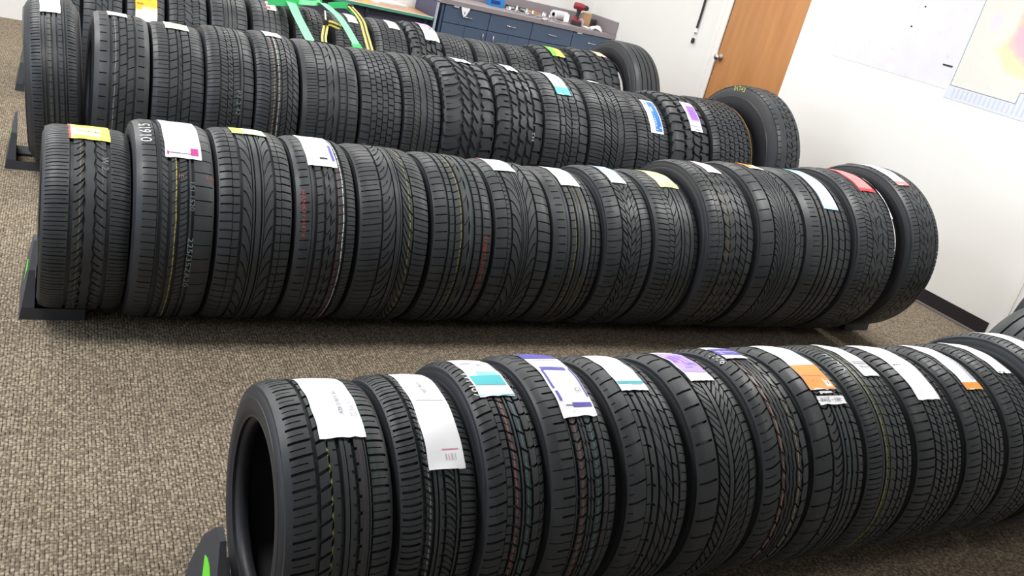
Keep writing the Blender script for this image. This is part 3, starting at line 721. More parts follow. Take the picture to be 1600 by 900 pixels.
GA, GB, GC, GD = 'tires in the front row', 'tires in the second row', 'tires in the third row', 'tires in the back row'
T = []
def A(x0, x1, R, ribs, label, **k): T.append(dict(x=(x0, x1), R=R, y=1.50, ribs=ribs, label=label, group=GA, **k))
def B(x0, x1, R, ribs, label, **k): T.append(dict(x=(x0, x1), R=R, y=3.02, ribs=ribs, label=label, group=GB, **k))
def C(x0, x1, R, ribs, label, **k): T.append(dict(x=(x0, x1), R=R, y=4.54, ribs=ribs, label=label, group=GC, **k))
def D(x0, x1, R, ribs, label, **k): T.append(dict(x=(x0, x1), R=R, y=6.00, ribs=ribs, label=label, group=GD, **k))

# --- front row
A(.446, .661, .276, [sh(-1, -.47, 54, -11, 3.4, .22, 1, True, 0, 1.0, .25, .8), rb(-.39, -.20, 54, (-12, 0), [(0, 4)], (0, 2.2)), rb(-.17, -.03, 54, (0, 0), [(.5, 1.4, .6, 1)], (2.2, 0)), rb(.05, .13, 60), rb(.15, .26, 54, (0, 0), [(0, 4, .6, 1)]), rb(.33, .50, 54, (0, 0), [(.5, 4, .0, .25)]), rb(.52, .545, 60), sh(.58, 1, 54, -2, 3.2, 0, .85, True, 0, 1.0, 0, .7)],
  'leftmost tire of the front row, with square white label marked 50R15 82V', bulge=.009, rim=.185,
  stripes=[(-.18, 3, (150, 156, 60), .8), (.42, 2, (130, 70, 76), .35), (.66, 4, (46, 96, 80), .35)],
  labels=[lab((.521, .618), (-22, 25), PAPER, [('t', '195 50R15 82V', .60, .56, .013, 'down', INK), ('t', 'W Y O A M Z', .85, .52, .019, 'down', GYP)], skew=.004)])
A(.676, .848, .279, [sh(-1, -.5, 64, 4, 3.2, .1, .95, True, -9, .9, .05, .98), rb(-.40, -.25, 64, (8, 0), [(0, 3.2), (.5, 1, 0, 1)]), rb(-.17, -.10, 64), rb(-.06, .05, 64, (0, 0), [(0, 2, .5, 1)]), rb(.12, .36, 64, (4, 12), [(0, 3.2), (.5, 1)]), rb(.40, .45, 64), sh(.52, 1, 64, 4, 2.6, 0, .9, True)],
  'front row tire wearing the longest plain white label, second from the left', bulge=.004, rim=.19, stripes=[(-.30, 2, (190, 196, 186), .6)],
  labels=[lab((.738, .822), (-22, 42.5), PAPER, [('t', 'kumg 205', .50, .30, .013, 'down', INK), ('r', .12, .92, .452, .458, GYP), ('r', .42, .88, .86, .868, PNK), ('r', .50, .53, .895, .94, GYP), ('r', .58, .60, .895, .94, PNK), ('r', .66, .70, .895, .94, GYP), ('r', .76, .78, .895, .94, GYP)])])
A(.860, 1.000, .295, [rb(-1, -.42, 46, (-10, -2), [(0, 3.2, .1, 1), (.5, 1.4, .1, .8)]), rb(-.40, -.22, 46, (-5, 4), [(.0, 3), (.5, 1)]), rb(-.14, .06, 46, (9, 0), [(0, 3), (.5, 1, 0, .7)]), rb(.13, .19, 46), rb(.25, .44, 46, (9, 0), [(0, 3)], (1, 1)), rb(.52, .74, 46, (5, -10), [(0, 3)]), rb(.76, 1, 46, (-6, 0), [(0, 3), (.5, 1)])],
  'front row tire with teal and white label and WM67 chalked on its shoulder', stripes=[(-.06, 3, (196, 100, 96), .6), (.35, 3, (70, 150, 158), .45)],
  labels=[lab((.886, .974), (-24, 13.8), PAPER, [('r', .05, .95, .60, .80, TEAL), ('r', .3, .9, .50, .60, LTE), ('r', .0, 1, .96, .985, LTE), ('r', .15, .45, .22, .24, GRY), ('r', .55, .70, .30, .315, GRY)])],
  marks=[('WM67', .886, 4, .036, 'down', (206, 208, 206))])
A(1.012, 1.184, .302, [rb(-1, -.36, 46, (-3, -2), [(0, 3, .45, .98), (.5, 1, .1, 1)]), rb(-.34, -.31, 46), rb(-.22, -.02, 46, (12, -18), [(0, 3), (.5, 1)], (0, 1)), rb(.03, .10, 46, (10, 0), [(0, 1.2)]), rb(.13, .2, 46, (10, 0), [(0, 1.2)]), rb(.25, .46, 46, (12, -18), [(0, 3), (.5, 1)], (1, 0)), rb(.54, .68, 46, (-4, 0), [(0, 1.6)]), sh(.71, 1, 46, 2, 2.6)],
  'front row tire with white label bordered by violet-blue bars', stripes=[(-.12, 6, (150, 96, 86), .45), (.36, 4, (70, 140, 140), .45)],
  labels=[lab((1.066, 1.160), (-24, 28.5), PAPER, [('r', .0, 1, .03, .20, NAV), ('r', .2, .9, .235, .245, GRY), ('r', .10, .85, .40, .45, NAV), ('r', .06, .13, .45, .70, NAV), ('r', .07, .15, .73, .84, NAV), ('r', .93, .98, .42, .80, NAV), ('r', .40, .95, .86, .905, NAV), ('t', 'C1', .75, .73, .016, 'h', INK), ('r', .2, .4, .88, .89, GRY), ('t', '205', .5, .60, .008, 'h', GRY), ('t', 'o', .35, .95, .012, 'h', GYP)], jag=.003)])
A(1.219, 1.396, .300, [rb(-1, -.48, 42, (-12, -3), [(0, 2.6, .1, 1), (.5, 1, .1, .3)]), rb(-.46, -.33, 42, (-2, 0), [(0, 1.8)]), rb(-.26, -.10, 42, (8, 0), [(0, 3.4, 0, .5)]), rb(-.02, .16, 42, (30, 0), [(.1, 1.3)]), rb(.22, .38, 42, (30, 0), [(.5, 2)]), rb(.45, .60, 42, (10, 0), [(0, 2)]), sh(.67, 1, 42, 3, 2.6)],
  'front row tire with white label ending in one thin teal line', stripes=[(-.30, 4, (110, 120, 80), .35)], tone=1.08,
  labels=[lab((1.266, 1.347), (-22, 15), PAPER, [('r', .02, .98, .82, .87, TEAL), ('r', .5, .9, .875, .89, LTE), ('t', 'x', .5, .38, .014, 'h', GRY), ('r', .25, .75, .13, .14, GYP)])])
A(1.425, 1.620, .303, [rb(-1, -.42, 40, (-10, -3), [(0, 3.6, .1, .92)]), rb(-.34, -.07, 40, (34, 0), [(0, 3), (.5, 1.8)]), rb(-.02, .10, 40), rb(.15, .40, 40, (-36, 0), [(0, 3), (.5, 1.8)]), rb(.42, .60, 40, (-24, 0), [(0, 2.4), (.5, 1.5)]), rb(.65, 1, 40, (-14, 6), [(0, 3), (.5, 1)])],
  'front row tire with purple printed label and arrowhead chevron tread',
  labels=[lab((1.493, 1.573), (-24, 11.2), PAPER, [('r', .05, .98, .10, .80, LPU), ('r', .1, .8, .25, .55, PUR), ('r', .35, .9, .52, .64, PUR), ('r', .5, .8, .58, .60, NAV), ('r', .3, .6, .68, .70, NAV)])])
A(1.634, 1.797, .310, [rb(-1, -.42, 42, (-6, -14), [(0, 3, .1, 1), (.5, 1.2, .1, .7)]), rb(-.36, -.22, 42, (14, 0), [(0, 3)], (2.4, 2)), rb(-.17, -.06, 42, (44, 0), [(.0, 2.2)], (1.5, 1.5)), rb(-.01, .10, 42, (44, 0), [(.3, 2.2)], (1.5, 1.5)), rb(.15, .26, 42, (44, 0), [(.6, 2.2)], (1.5, 1.5)), rb(.32, .52, 42, (16, 0), [(0, 3)], (1.5, 2.4)), rb(.60, 1, 42, (-12, 6), [(0, 3)], (2.4, 0))],
  'front row tire with lilac and white label, 1776 chalked on its shoulder', stripes=[(-.28, 3, (206, 130, 90), .75), (.42, 3, (196, 176, 130), .6)],
  labels=[lab((1.674, 1.753), (-26, -3.6), PAPER, [('r', .0, 1, .30, .78, NAV), ('r', .1, .9, .5, .72, LPU)])],
  marks=[('1776', 1.652, -6, .032, 'down', (196, 198, 196))])
A(1.812, 2.004, .313, [rb(-1, -.42, 44, (-12, -2), [(0, 2.8, .08, 1)]), rb(-.34, -.02, 44, (26, -38), [(0, 3.2), (.5, 2, .3, 1)]), rb(.06, .14, 44), rb(.20, .34, 44, (0, 0), [(0, 3, 0, .4)]), rb(.41, .58, 44, (0, 0), [(0, 3, .6, 1)], (1.2, 0)), sh(.66, 1, 44, 6, 2.4)],
  'front row tire with white and orange label above a handwritten tag', tone=.98, stripes=[(.27, 5, (40, 84, 100), .4)],
  labels=[lab((1.866, 1.966), (-24, 23), PAPER, [('r', 0, 1, .62, .995, ORG), ('r', .05, .95, .795, .81, ORD), ('r', .30, .62, .86, .89, ORD), ('r', .15, .70, .925, .955, ORD), ('r', .74, .94, .84, .96, PAPER), ('r', .78, .80, .86, .94, INK), ('r', .84, .88, .86, .94, INK), ('t', 'ub', .5, .30, .010, 'h', GRY)], skew=.004),
          lab((1.873, 1.980), (26.5, 31.3), PAPER, [('t', 'IN1Z - 13H', .45, .5, .017, 'h', INK)], name='handwritten_tag', label='small white tag with black handwriting', jag=.002),
          lab((1.895, 1.945), (23.7, 25.2), PAPER, [], name='torn_label_edge')])
A(2.018, 2.205, .315, [rb(-1, -.50, 66, (-6, -2), [(0, 2.2, .1, .95), (.5, .9, .1, .9)]), rb(-.48, -.40, 66), rb(-.33, -.18, 66, (0, 0), [(0, 1.4, .3, .8)]), rb(-.11, .10, 66, (8, 0), [(0, 1.4)], (.8, .8)), rb(.17, .38, 66, (10, 0), [(0, 2)], (.8, .8)), rb(.46, .62, 66, (8, 0), [(0, 2)]), sh(.68, 1, 66, 2, 2.4)],
  'front row tire with narrow white label and H M R chalk marks', stripes=[(-.30, 5, (150, 150, 70), .6), (-.10, 3, (120, 128, 70), .5), (.40, 4, (150, 150, 140), .3)],
  labels=[lab((2.115, 2.185), (-24, 15.8), PAPER, [('r', .1, .95, .70, .715, GRY), ('r', .1, .95, .74, .755, GRY), ('r', .3, .95, .78, .82, GYP)])],
  marks=[('H • M R', 2.062, 3, .028, 'down', (190, 200, 204))])
A(2.237, 2.440, .313, [rb(-1, -.40, 74, (-4, -2), [(0, 3.2, .08, .95)]), rb(-.32, -.12, 74, (10, 0), [(0, 2)], (0, 1)), rb(-.05, .14, 74, (10, 0), [(.5, 3, 0, .5), (0, 1.2)]), rb(.22, .40, 74, (10, 0), [(0, 3, .4, 1)]), rb(.47, .62, 74, (8, 0), [(0, 2)]), sh(.7, 1, 74, 2, 3)],
  'front row tire with long all-white label and closely slotted shoulder', 
  labels=[lab((2.288, 2.388), (-26, 31.4), PAPER, [('r', .15, .22, .55, .57, INK), ('r', .26, .36, .555, .565, INK), ('r', .42, .46, .55, .57, INK)])])
A(2.465, 2.652, .314, [rb(-1, -.42, 46, (-4, -6), [(0, 2.8, .08, .95), (.5, 1, .2, .8)]), rb(-.34, -.17, 46, (8, 0), [(0, 2), (.5, 1)], (.6, .6)), rb(-.10, .06, 46, (10, 0), [(.3, 2)], (.6, .6)), rb(.13, .30, 46, (10, 0), [(.6, 2)], (.6, .6)), rb(.37, .54, 46, (8, 0), [(0, 2)]), sh(.62, 1, 46, 3, 2.4)],
  'front row tire with white label ending in an orange strip', stripes=[(.1, 3, (96, 60, 60), .4)],
  labels=[lab((2.540, 2.622), (-24, 26.8), PAPER, [('r', 0, 1, .90, 1.0, ORG), ('r', .80, .97, .3, .86, GYP), ('r', .9, .99, .45, .80, GRY)], jag=.001)])
A(2.672, 2.862, .318, [rb(-1, -.42, 58, (-4, -5), [(0, 2.6, .08, .95), (.5, 1, .2, .8)]), rb(-.34, -.10, 58, (12, 0), [(0, 2.4), (.5, 1)], (.6, .6)), rb(-.03, .20, 58, (12, 0), [(.4, 2.4), (.9, 1)], (.6, .6)), rb(.27, .52, 58, (10, 0), [(0, 2), (.5, 1)]), sh(.6, 1, 58, 3, 2.4)],
  'front row tire with smooth white label having a ragged black-marked end', 
  labels=[lab((2.755, 2.825), (-26, 17.5), PAPER, [('r', .10, .5, .965, .985, INK)], jag=.004)])
A(2.905, 3.125, .338, [rb(-1, -.45, 60, (-4, -6), [(0, 2.4, .1, .95), (.5, 1, .2, .8)]), rb(-.36, -.10, 60, (12, 0), [(0, 2.4), (.5, 1)]), rb(-.03, .22, 60, (12, 0), [(.4, 2.4), (.9, 1)]), rb(.3, .54, 60, (10, 0), [(0, 2)]), sh(.62, 1, 60, 3, 2.4)],
  'rightmost front row tire in full view, taller, label running off the picture', 
  labels=[lab((2.960, 3.035), (-30, 22), PAPER, [])])
A(3.150, 3.345, .326, [sh(-1, -.45, 60, -5, 2.6), rb(-.36, -.1, 60, (8, 0), [(0, 2)]), rb(-.02, .22, 60, (8, 0), [(0, 2)]), rb(.3, .52, 60, (8, 0), [(0, 2)]), sh(.6, 1, 60, 3)],
  'tire just visible at the right edge, behind the tall labelled one')

# --- second row
B(.047, .288, .305, [rb(-1, -.44, 70, (-6, 3), [(0, 2.0, .05, .97), (.5, 1, .05, .9)]), rb(-.34, -.11, 36, (-6, -20), [(0, 3.2), (.5, 2, .3, 1)], (0, 2.5)), rb(-.07, .14, 36, (0, 0), (), (2.2, 2.2)), rb(.19, .42, 36, (30, -10), [(0, 3.2), (.5, 2, 0, .7)], (2.5, 0)), rb(.52, 1, 70, (3, 3), [(0, 1.8, .03, .95), (.5, 1, .1, .95)])],
  'leftmost tire of the second row, yellow label across its crown', z=.020, rim=.235, stripes=[(-.19, 2.5, (140, 124, 84), .55), (.33, 2, (130, 120, 96), .35)],
  labels=[lab((.113, .232), (-24, 14.8), YLW, [('r', 0, .05, .3, 1, REDL), ('r', .05, .12, .4, .95, paint('label_pale_gold', (252, 232, 160))), ('r', .12, .78, .55, .88, PLY), ('t', 'ZENO', .42, .72, .022, 'h', GRY), ('r', .42, .50, .68, .80, ORG), ('r', .62, .76, .72, .76, GRY)], jag=.003)],
  marks=[('W 2', .213, 34, .028, 'down', (110, 114, 112))])
B(.300, .532, .339, [rb(-1, -.50, 44, (-3, 3), [(0, 2.2, .3, 1), (.5, .9, .3, 1)]), rb(-.48, -.465, 44), rb(-.36, -.22, 90, (16, 0), [(0, 1.6)]), rb(-.12, .02, 60, (-6, -6), [(0, 1.6)]), rb(.10, .28, 60, (-6, -6), [(0, 2.2), (.5, 1)]), rb(.34, .39, 60), rb(.47, 1, 44, (3, -2), [(0, 1.8, 0, .9)])],
  'second row tire with 01615 chalked beside a big white and magenta label', rim=.25, bulge=.006, stripes=[(-.01, 2.4, (196, 182, 60), .9)],
  labels=[lab((.385, .496), (-26, 33), PAPER, [('r', .76, .92, .15, .50, LPU), ('r', .05, .10, .92, .97, MAG), ('r', .10, .70, .93, .945, GRY), ('r', .70, .92, .86, .96, MAG), ('t', '<', .42, .80, .014, 'h', GRY), ('r', .3, .305, .93, .96, GRY), ('r', .5, .505, .93, .96, GRY)], skew=.004)],
  marks=[('01615', .334, 12, .050, 'up', (200, 204, 202)), ('225/35ZR20', .462, 93, .024, 'down', (120, 132, 138), 1.5), ('151 1520', .462, 55, .022, 'down', (96, 106, 112), 1.2), ('HR', .52, 44, .02, 'h', (150, 90, 86)), ('m', .43, 44, .022, 'h', (150, 90, 86))])
B(.547, .784, .341, [rb(-1, -.66, 74, (-2, 0), [(0, 3.2, .1, 1)]), rb(-.64, -.46, 74, (-2, 0), [(0, 2.2)]), rb(-.37, -.13, 36, (8, 58), [(0, 3.8, 0, .93)]), rb(-.10, -.06, 36), rb(-.02, .11, 36), rb(.16, .20, 36), rb(.22, .46, 36, (-112, 46), [(0, 3.8, .07, 1)]), rb(.54, .68, 74, (2, 0), [(0, 2.2)]), rb(.70, 1, 74, (2, 0), [(0, 3.2, 0, .9)])],
  'second row tire with sweeping arrow tread and pale green top label', rim=.25,
  labels=[lab((.612, .728), (-24, 3.8), PALEG, [('r', 0, .36, .5, .99, YLW), ('r', .40, .97, .3, .9, paint('label_cream', (240, 246, 214)))])])
B(.800, 1.008, .341, [rb(-1, -.52, 66, (-3, -3), [(0, 2.6, .25, .85)]), rb(-.50, -.42, 66), rb(-.32, -.12, 66, (-6, 0), [(0, 2)]), rb(-.03, .10, 40, (-22, 0), [(0, 2)], (1.2, 2.2)), rb(.13, .28, 40, (-24, 0), [(.3, 2.6)], (2.2, 1)), rb(.37, .58, 66, (-8, 0), [(0, 2.2)]), rb(.68, 1, 66, (0, 0), [(0, 2), (.5, 1)])],
  'second row tire with square white label, red lettering and white dashed line', rim=.25, stripes=[(.56, 3, (216, 220, 220), 1), (.42, 5, (150, 70, 70), .4)],
  labels=[lab((.848, .954), (-24, 29), PAPER, [('r', .20, .90, .27, .285, GRY), ('r', .86, .96, .58, .90, NAV), ('r', .45, .72, .85, .88, INK), ('t', 'O', .14, .90, .018, 'h', GRY), ('r', .05, .09, .3, .4, GYP), ('t', 'c', .1, .42, .016, 'h', GRY), ('r', .7, .85, .35, .37, GYP), ('t', '205', .6, .72, .008, 'h', GYP)])],
  marks=[('HANKH H4T4', .822, 60, .020, 'down', (150, 62, 66), 1.35)])
B(1.026, 1.287, .340, [rb(-1, -.42, 50, (-10, -2), [(0, 2.2, .1, 1), (.5, 1.2, .1, .9)]), rb(-.36, -.02, 32, (-10, -66), [(0, 4.5), (.5, 2.5, .1, .6)]), rb(.02, .12, 32), rb(.14, .18, 32), rb(.22, .50, 32, (104, -36), [(0, 4.5), (.5, 3, 0, .8)]), rb(.54, 1, 50, (16, -6), [(0, 3), (.5, 1.4, .1, 1)])],
  'second row tire with big crescent grooves and no label visible in front', rim=.25, stripes=[(.42, 2.6, (170, 160, 60), .7)],
  labels=[lab((1.12, 1.187), (-34, -13), PAPER, [])])
B(1.310, 1.551, .340, [rb(-1, -.58, 66, (-3, -2), [(0, 2.4, .1, .95)]), rb(-.50, -.36, 66, (-3, 0), [(0, 1.6)]), rb(-.30, -.10, 66, (-6, -4), [(0, 2.8)]), rb(-.02, .14, 24, (-16, -20), [(0, 2.2)], (0, 2.5)), rb(.17, .30, 24, (0, 0), (), (2.5, 0)), rb(.38, .58, 66, (-2, 0), [(0, 1.6)]), rb(.66, 1, 66, (0, 0), [(0, 2.2, .05, .8)])],
  'second row tire with red, yellow and green lines plus red lettering', rim=.25, stripes=[(-.33, 2.6, (186, 60, 62), .8), (-.12, 2.6, (170, 160, 64), .8), (.22, 3, (56, 104, 84), .7)],
  marks=[('4138H UH32 9L 35', 1.520, 84, .022, 'down', (160, 58, 56), 1.25)])
B(1.569, 1.815, .340, [rb(-1, -.62, 54, (-2, -2), [(0, 2.8, .1, 1)]), rb(-.60, -.50, 54, (-3, 0), [(0, 2.8), (.5, 1)]), rb(-.42, -.12, 36, (14, 62), [(0, 4, 0, .93)]), rb(-.09, -.06, 54), rb(-.03, .03, 54), rb(.06, .10, 54), rb(.14, .42, 36, (-120, 46), [(0, 4, .07, 1)]), rb(.50, 1, 54, (4, 2), [(0, 2.8)])],
  'second row tire with small white label over fan-shaped grooves', rim=.25,
  labels=[lab((1.613, 1.714), (-22, 13), PAPER, [('r', 0, .1, .15, .3, SAL)])])
B(1.832, 2.062, .338, [rb(-1, -.48, 64, (-2, 0), [(0, 2.4, .3, .85)]), rb(-.46, -.37, 64), rb(-.29, -.10, 64, (-4, 0), [(0, 1.8)]), rb(-.02, .06, 64), rb(.08, .20, 64, (0, 0), [(0, 1.2, 0, .3)]), rb(.28, .48, 64), rb(.56, .70, 64, (2, 0), [(0, 2)]), rb(.75, 1, 64, (2, 0), [(0, 2)])],
  'second row tire with yellow-edged ribs and larger plain white label', rim=.25, stripes=[(-.12, 2, (170, 158, 70), .7), (.27, 2, (170, 158, 70), .65), (.44, 1.6, (196, 196, 190), .35)],
  labels=[lab((1.912, 2.006), (-24, 21), PAPER, [])])
B(2.080, 2.308, .353, [rb(-1, -.42, 44, (4, -14), [(0, 2.8, .05, 1), (.5, 1, .1, .6)]), rb(-.35, -.16, 44, (26, 0), [(0, 5), (.5, 1.6)], (1.2, 1.2)), rb(-.13, .0, 44, (26, 0), [(.2, 4)], (1, 1)), rb(.03, .20, 44, (-26, 0), [(.2, 3.6)], (1, 1)), rb(.23, .42, 44, (-24, 0), [(0, 3.6), (.5, 1.4)], (1, 1)), rb(.49, 1, 44, (-14, 0), [(0, 2.8), (.5, 1)])],
  'second row tire with blue-topped white label and fine dark lattice tread', rim=.25, stripes=[(.02, 2, (120, 130, 120), .4), (.45, 2, (110, 110, 90), .4)],
  labels=[lab((2.160, 2.240), (-24, 19), PAPER, [('r', 0, 1, .25, .68, LBL), ('r', .05, .95, .3, .5, GYP)])])
B(2.326, 2.562, .357, [rb(-1, -.42, 92, (2, 4), [(0, 2.6, .2, 1)]), rb(-.40, -.20, 92, (-2, 8), [(0, 2.2)]), rb(-.16, .10, 24, (-20, -30), [(0, 3), (.5, 2)], (2, 1)), rb(.16, .26, 92), rb(.31, .52, 46, (24, 0), [(0, 1)]), rb(.58, .74, 92), rb(.78, 1, 70, (2, 0), [(0, 2)])],
  'second row tire carrying the bright yellow label near the middle', rim=.26,
  labels=[lab((2.418, 2.526), (-24, 19.4), PLY, [('r', .05, .95, .94, .97, YLW), ('r', .3, .7, .5, .55, YLW)])], marks=[('A5', 2.535, 14, .024, 'down', (190, 194, 192))])
B(2.580, 2.840, .393, [rb(-1, -.66, 46, (-3, -3), [(0, 2.6, .1, 1), (.5, 1.4, .2, 1)]), rb(-.64, -.44, 46, (-8, 0), [(0, 2.6, 0, .7), (.5, 1.3)]), rb(-.36, -.16, 46, (20, 0), [(0, 3)], (2, 2)), rb(-.12, .08, 46, (-20, 0), [(.3, 3)], (2.4, 2.4)), rb(.12, .32, 46, (20, 0), [(.6, 3)], (2.4, 2.4)), rb(.38, .62, 46, (24, 0), [(0, 3.6), (.5, 1.5)], (1.5, 1)), rb(.68, 1, 46, (12, 0), [(0, 3)])],
  'larger second row tire with yellow-tinted net tread and white label', rim=.285, stripes=[(-.38, 3, (140, 122, 66), .6), (-.25, 2.5, (140, 122, 66), .6), (-.12, 2.5, (120, 110, 66), .45)],
  labels=[lab((2.690, 2.772), (-24, 12.4), PAPER, [('r', .3, .35, .6, .65, GRY), ('r', .6, .7, .9, .92, GRY)])])
B(2.870, 3.145, .404, [rb(-1, -.48, 48, (-6, -4), [(0, 2.8, .1, .9)]), rb(-.40, -.12, 44, (10, 70), [(0, 3.6), (.5, 2.2, 0, .8)]), rb(-.09, .05, 44, (40, 10), [(0, 2), (.5, 2)]), rb(.09, .19, 44), rb(.22, .48, 44, (-90, 12), [(0, 3.6), (.5, 2.4)]), rb(.54, .74, 48, (-20, 0), [(0, 3)]), rb(.77, 1, 48, (-6, 0), [(0, 3)])],
  'second row tire with feathered V tread and orange and white top label', rim=.29,
  labels=[lab((2.985, 3.082), (-26, 3.5), PAPER, [('r', 0, .5, .3, .97, ORG), ('r', .0, .2, .5, .7, ORD)])])
B(3.162, 3.463, .406, [rb(-1, -.42, 54, (-4, 0), [(0, 2.8, .35, .85), (.5, 1, .4, .8)]), rb(-.34, -.20, 54, (-8, 0), [(0, 1.8)]), rb(-.12, .02, 54), rb(.10, .32, 54, (14, 0), [(0, 1.2)]), rb(.40, .62, 54, (12, 0), [(0, 2)]), rb(.70, 1, 54, (10, 0), [(0, 2.6)])],
  'wide second row tire with long light blue and white label', rim=.29, stripes=[(-.20, 2.5, (150, 130, 90), .6)],
  labels=[lab((3.300, 3.400), (-22, 39.8), LBL, [('r', .03, .97, .52, .96, PAPER), ('r', .15, .22, .70, .72, GRY), ('r', .55, .75, .84, .86, GRY), ('r', .2, .3, .86, .88, GRY), ('r', .0, 1, .1, .3, paint('label_grey_blue', (150, 184, 206)))])],
  marks=[('335/40ZR20', 3.345, 84, .026, 'down', (100, 104, 102), 1.2)])
B(3.488, 3.762, .422, [rb(-1, -.62, 60, (-5, -3), [(0, 2.6, .2, 1), (.5, 1.2, .2, 1)]), rb(-.60, -.34, 60, (4, 6), [(0, 3), (.5, 1.4)]), rb(-.30, -.06, 30, (34, 22), [(0, 3.2), (.5, 1.6)], (2, 3)), rb(-.03, .20, 30, (-40, 16), [(0, 3.2), (.5, 1.6)], (3, 3)), rb(.24, .50, 30, (36, 0), [(.3, 3.2), (.8, 1.4)], (3, 2)), rb(.54, 1, 60, (6, 0), [(0, 2.6), (.5, 1.2)])],
  'second row tire with red label and white strip along its right shoulder', rim=.30, stripes=[(.36, 1.5, (160, 160, 156), .35)],
  labels=[lab((3.600, 3.722), (-24, 24.4), REDL, [('r', .08, .94, .2, .93, SAL), ('r', .46, .50, .1, .98, REDL)]),
          dict(x=(3.742, 3.757), p=(-10, 46), m=PAPER, lift=.007, name='loose_label_edge', label='white curling edge of a label on right shoulder', jag=.004)],
  marks=[('21L', 3.535, 14, .022, 'down', (150, 154, 152))])
B(3.815, 4.050, .435, [rb(-1, -.60, 66, (-3, -2), [(0, 2.4, .2, 1), (.5, 1, .2, 1)]), rb(-.55, -.30, 34, (22, 10), [(0, 2.6), (.5, 1.4)], (0, 2)), rb(-.27, -.02, 34, (36, 0), [(.2, 3), (.7, 1.6)], (3, 3)), rb(.02, .27, 34, (-36, 0), [(.2, 3), (.7, 1.6)], (3, 3)), rb(.30, .55, 34, (-22, -10), [(0, 2.6), (.5, 1.4)], (2, 0)), rb(.60, 1, 66, (4, 0), [(0, 2.4), (.5, 1)])],
  'tallest second row tire, at the right end, red-tipped white label', rim=.325, stripes=[(.0, 1.4, (190, 190, 180), .5)], z=.026, bulge=.008, yaw=4,
  labels=[lab((3.845, 3.945), (-24, 23), PAPER, [('r', .55, .92, .3, .86, GYP), ('r', .65, .8, .35, .84, GRY), ('r', 0, 1, .90, 1, SAL), ('r', 0, 1, .90, .915, REDL), ('r', 0, 1, .985, 1, REDL)])])

# --- third row
C(.040, .214, .382, [rb(-1, -.52, 80, (-2, 0), [(0, 3, .1, .9), (.5, 1, .1, .9)]), rb(-.40, -.36, 80), rb(-.24, -.06, 80, (2, 0), [(0, 1.6)]), rb(.02, .16, 80), rb(.24, .42, 80, (2, 0), [(0, 1.6)]), rb(.50, .54, 80), rb(.62, 1, 80, (2, 0), [(0, 3, .1, 1), (.5, 1)])],
  'leftmost tire of the third row, leaning left, small square white label', roll=-4.2, bulge=.028, z=.025, stripes=[(-.15, 3, (120, 120, 84), .4)], rim=.22,
  labels=[lab((.082, .162), (-24, 26), PAPER, [])])
C(.245, .472, .382, [rb(-1, -.46, 46, (0, 0), [(0, 4, .35, .8)]), rb(-.36, -.14, 46, (-14, 0), [(0, 3)]), rb(-.08, .14, 46, (-14, 0), [(.2, 3)]), rb(.20, .42, 46, (-14, 0), [(.4, 3)]), rb(.50, 1, 46, (0, 0), [(0, 4, .15, .6)])],
  'third row tire with slanted blocks and a thin white label on top', stripes=[(-.26, 2, (196, 196, 180), .6)], rim=.22,
  labels=[lab((.303, .386), (-22, 7.4), PAPER, [])])
C(.488, .709, .380, [rb(-1, -.42, 54, (-2, 0), [(0, 2.4), (.5, 1, .3, 1)]), rb(-.36, -.08, 54, (-16, 0), [(0, 3.2)]), rb(-.02, .02, 54), rb(.03, .09, 54, (20, 0), [(0, 2)]), rb(.15, .43, 54, (-16, 0), [(0, 3.2)]), rb(.48, 1, 54, (2, 0), [(0, 2.4), (.5, 1, 0, .7)])],
  'third row tire with pale green label that has a dark blue outlined square', rim=.22,
  labels=[lab((.549, .655), (-24, 12), PALEG, [('r', 0, .36, .3, .99, PAPER), ('r', .07, .31, .4, .88, paint('label_dark_blue', (60, 84, 120))), ('r', .11, .27, .45, .80, PALEG), ('r', .45, .55, .6, .7, GYP)])])
C(.722, .933, .392, [rb(-1, -.50, 62, (-6, -2), [(0, 2.4), (.5, 1)]), rb(-.42, -.16, 62, (10, 0), [(0, 3), (.5, 1.6)], (.6, .6)), rb(-.12, .06, 62, (12, 0), [(0, 3, 0, .6), (.5, 3, .4, 1)], (1.2, 1.2)), rb(.10, .34, 62, (-8, 0), [(0, 3), (.5, 1.6)], (.6, .6)), rb(.42, .52, 62), rb(.56, 1, 62, (2, 0), [(0, 3)])],
  'third row tire with zigzag-cut ribs and faded white stamp, no label', rim=.22, marks=[('P3 2 42', .862, 72, .030, 'down', (100, 116, 112), 1.3), ('OS', .905, 6, .02, 'h', (190, 192, 190))])
C(.947, 1.148, .399, [rb(-1, -.44, 68, (-6, 14), [(0, 3.4), (.5, 1)]), rb(-.36, -.12, 68, (-10, 0), [(0, 2.4), (.5, 1.6)], (.8, .8)), rb(-.06, .12, 68, (-8, 0), [(0, 2.4)]), rb(.18, .40, 68, (-16, 0), [(0, 3), (.5, 1)], (.8, .8)), rb(.46, .66, 68, (26, 0), [(0, 3)]), rb(.70, 1, 68, (26, 0), [(0, 3.4)])],
  'third row tire with chevron tread, cream and orange lines, curled white tag', rim=.22, stripes=[(-.20, 4, (170, 130, 100), .6), (.02, 4, (196, 186, 174), .75)],
  labels=[lab((1.013, 1.094), (-10, 9), PAPER, [], jag=.004)])
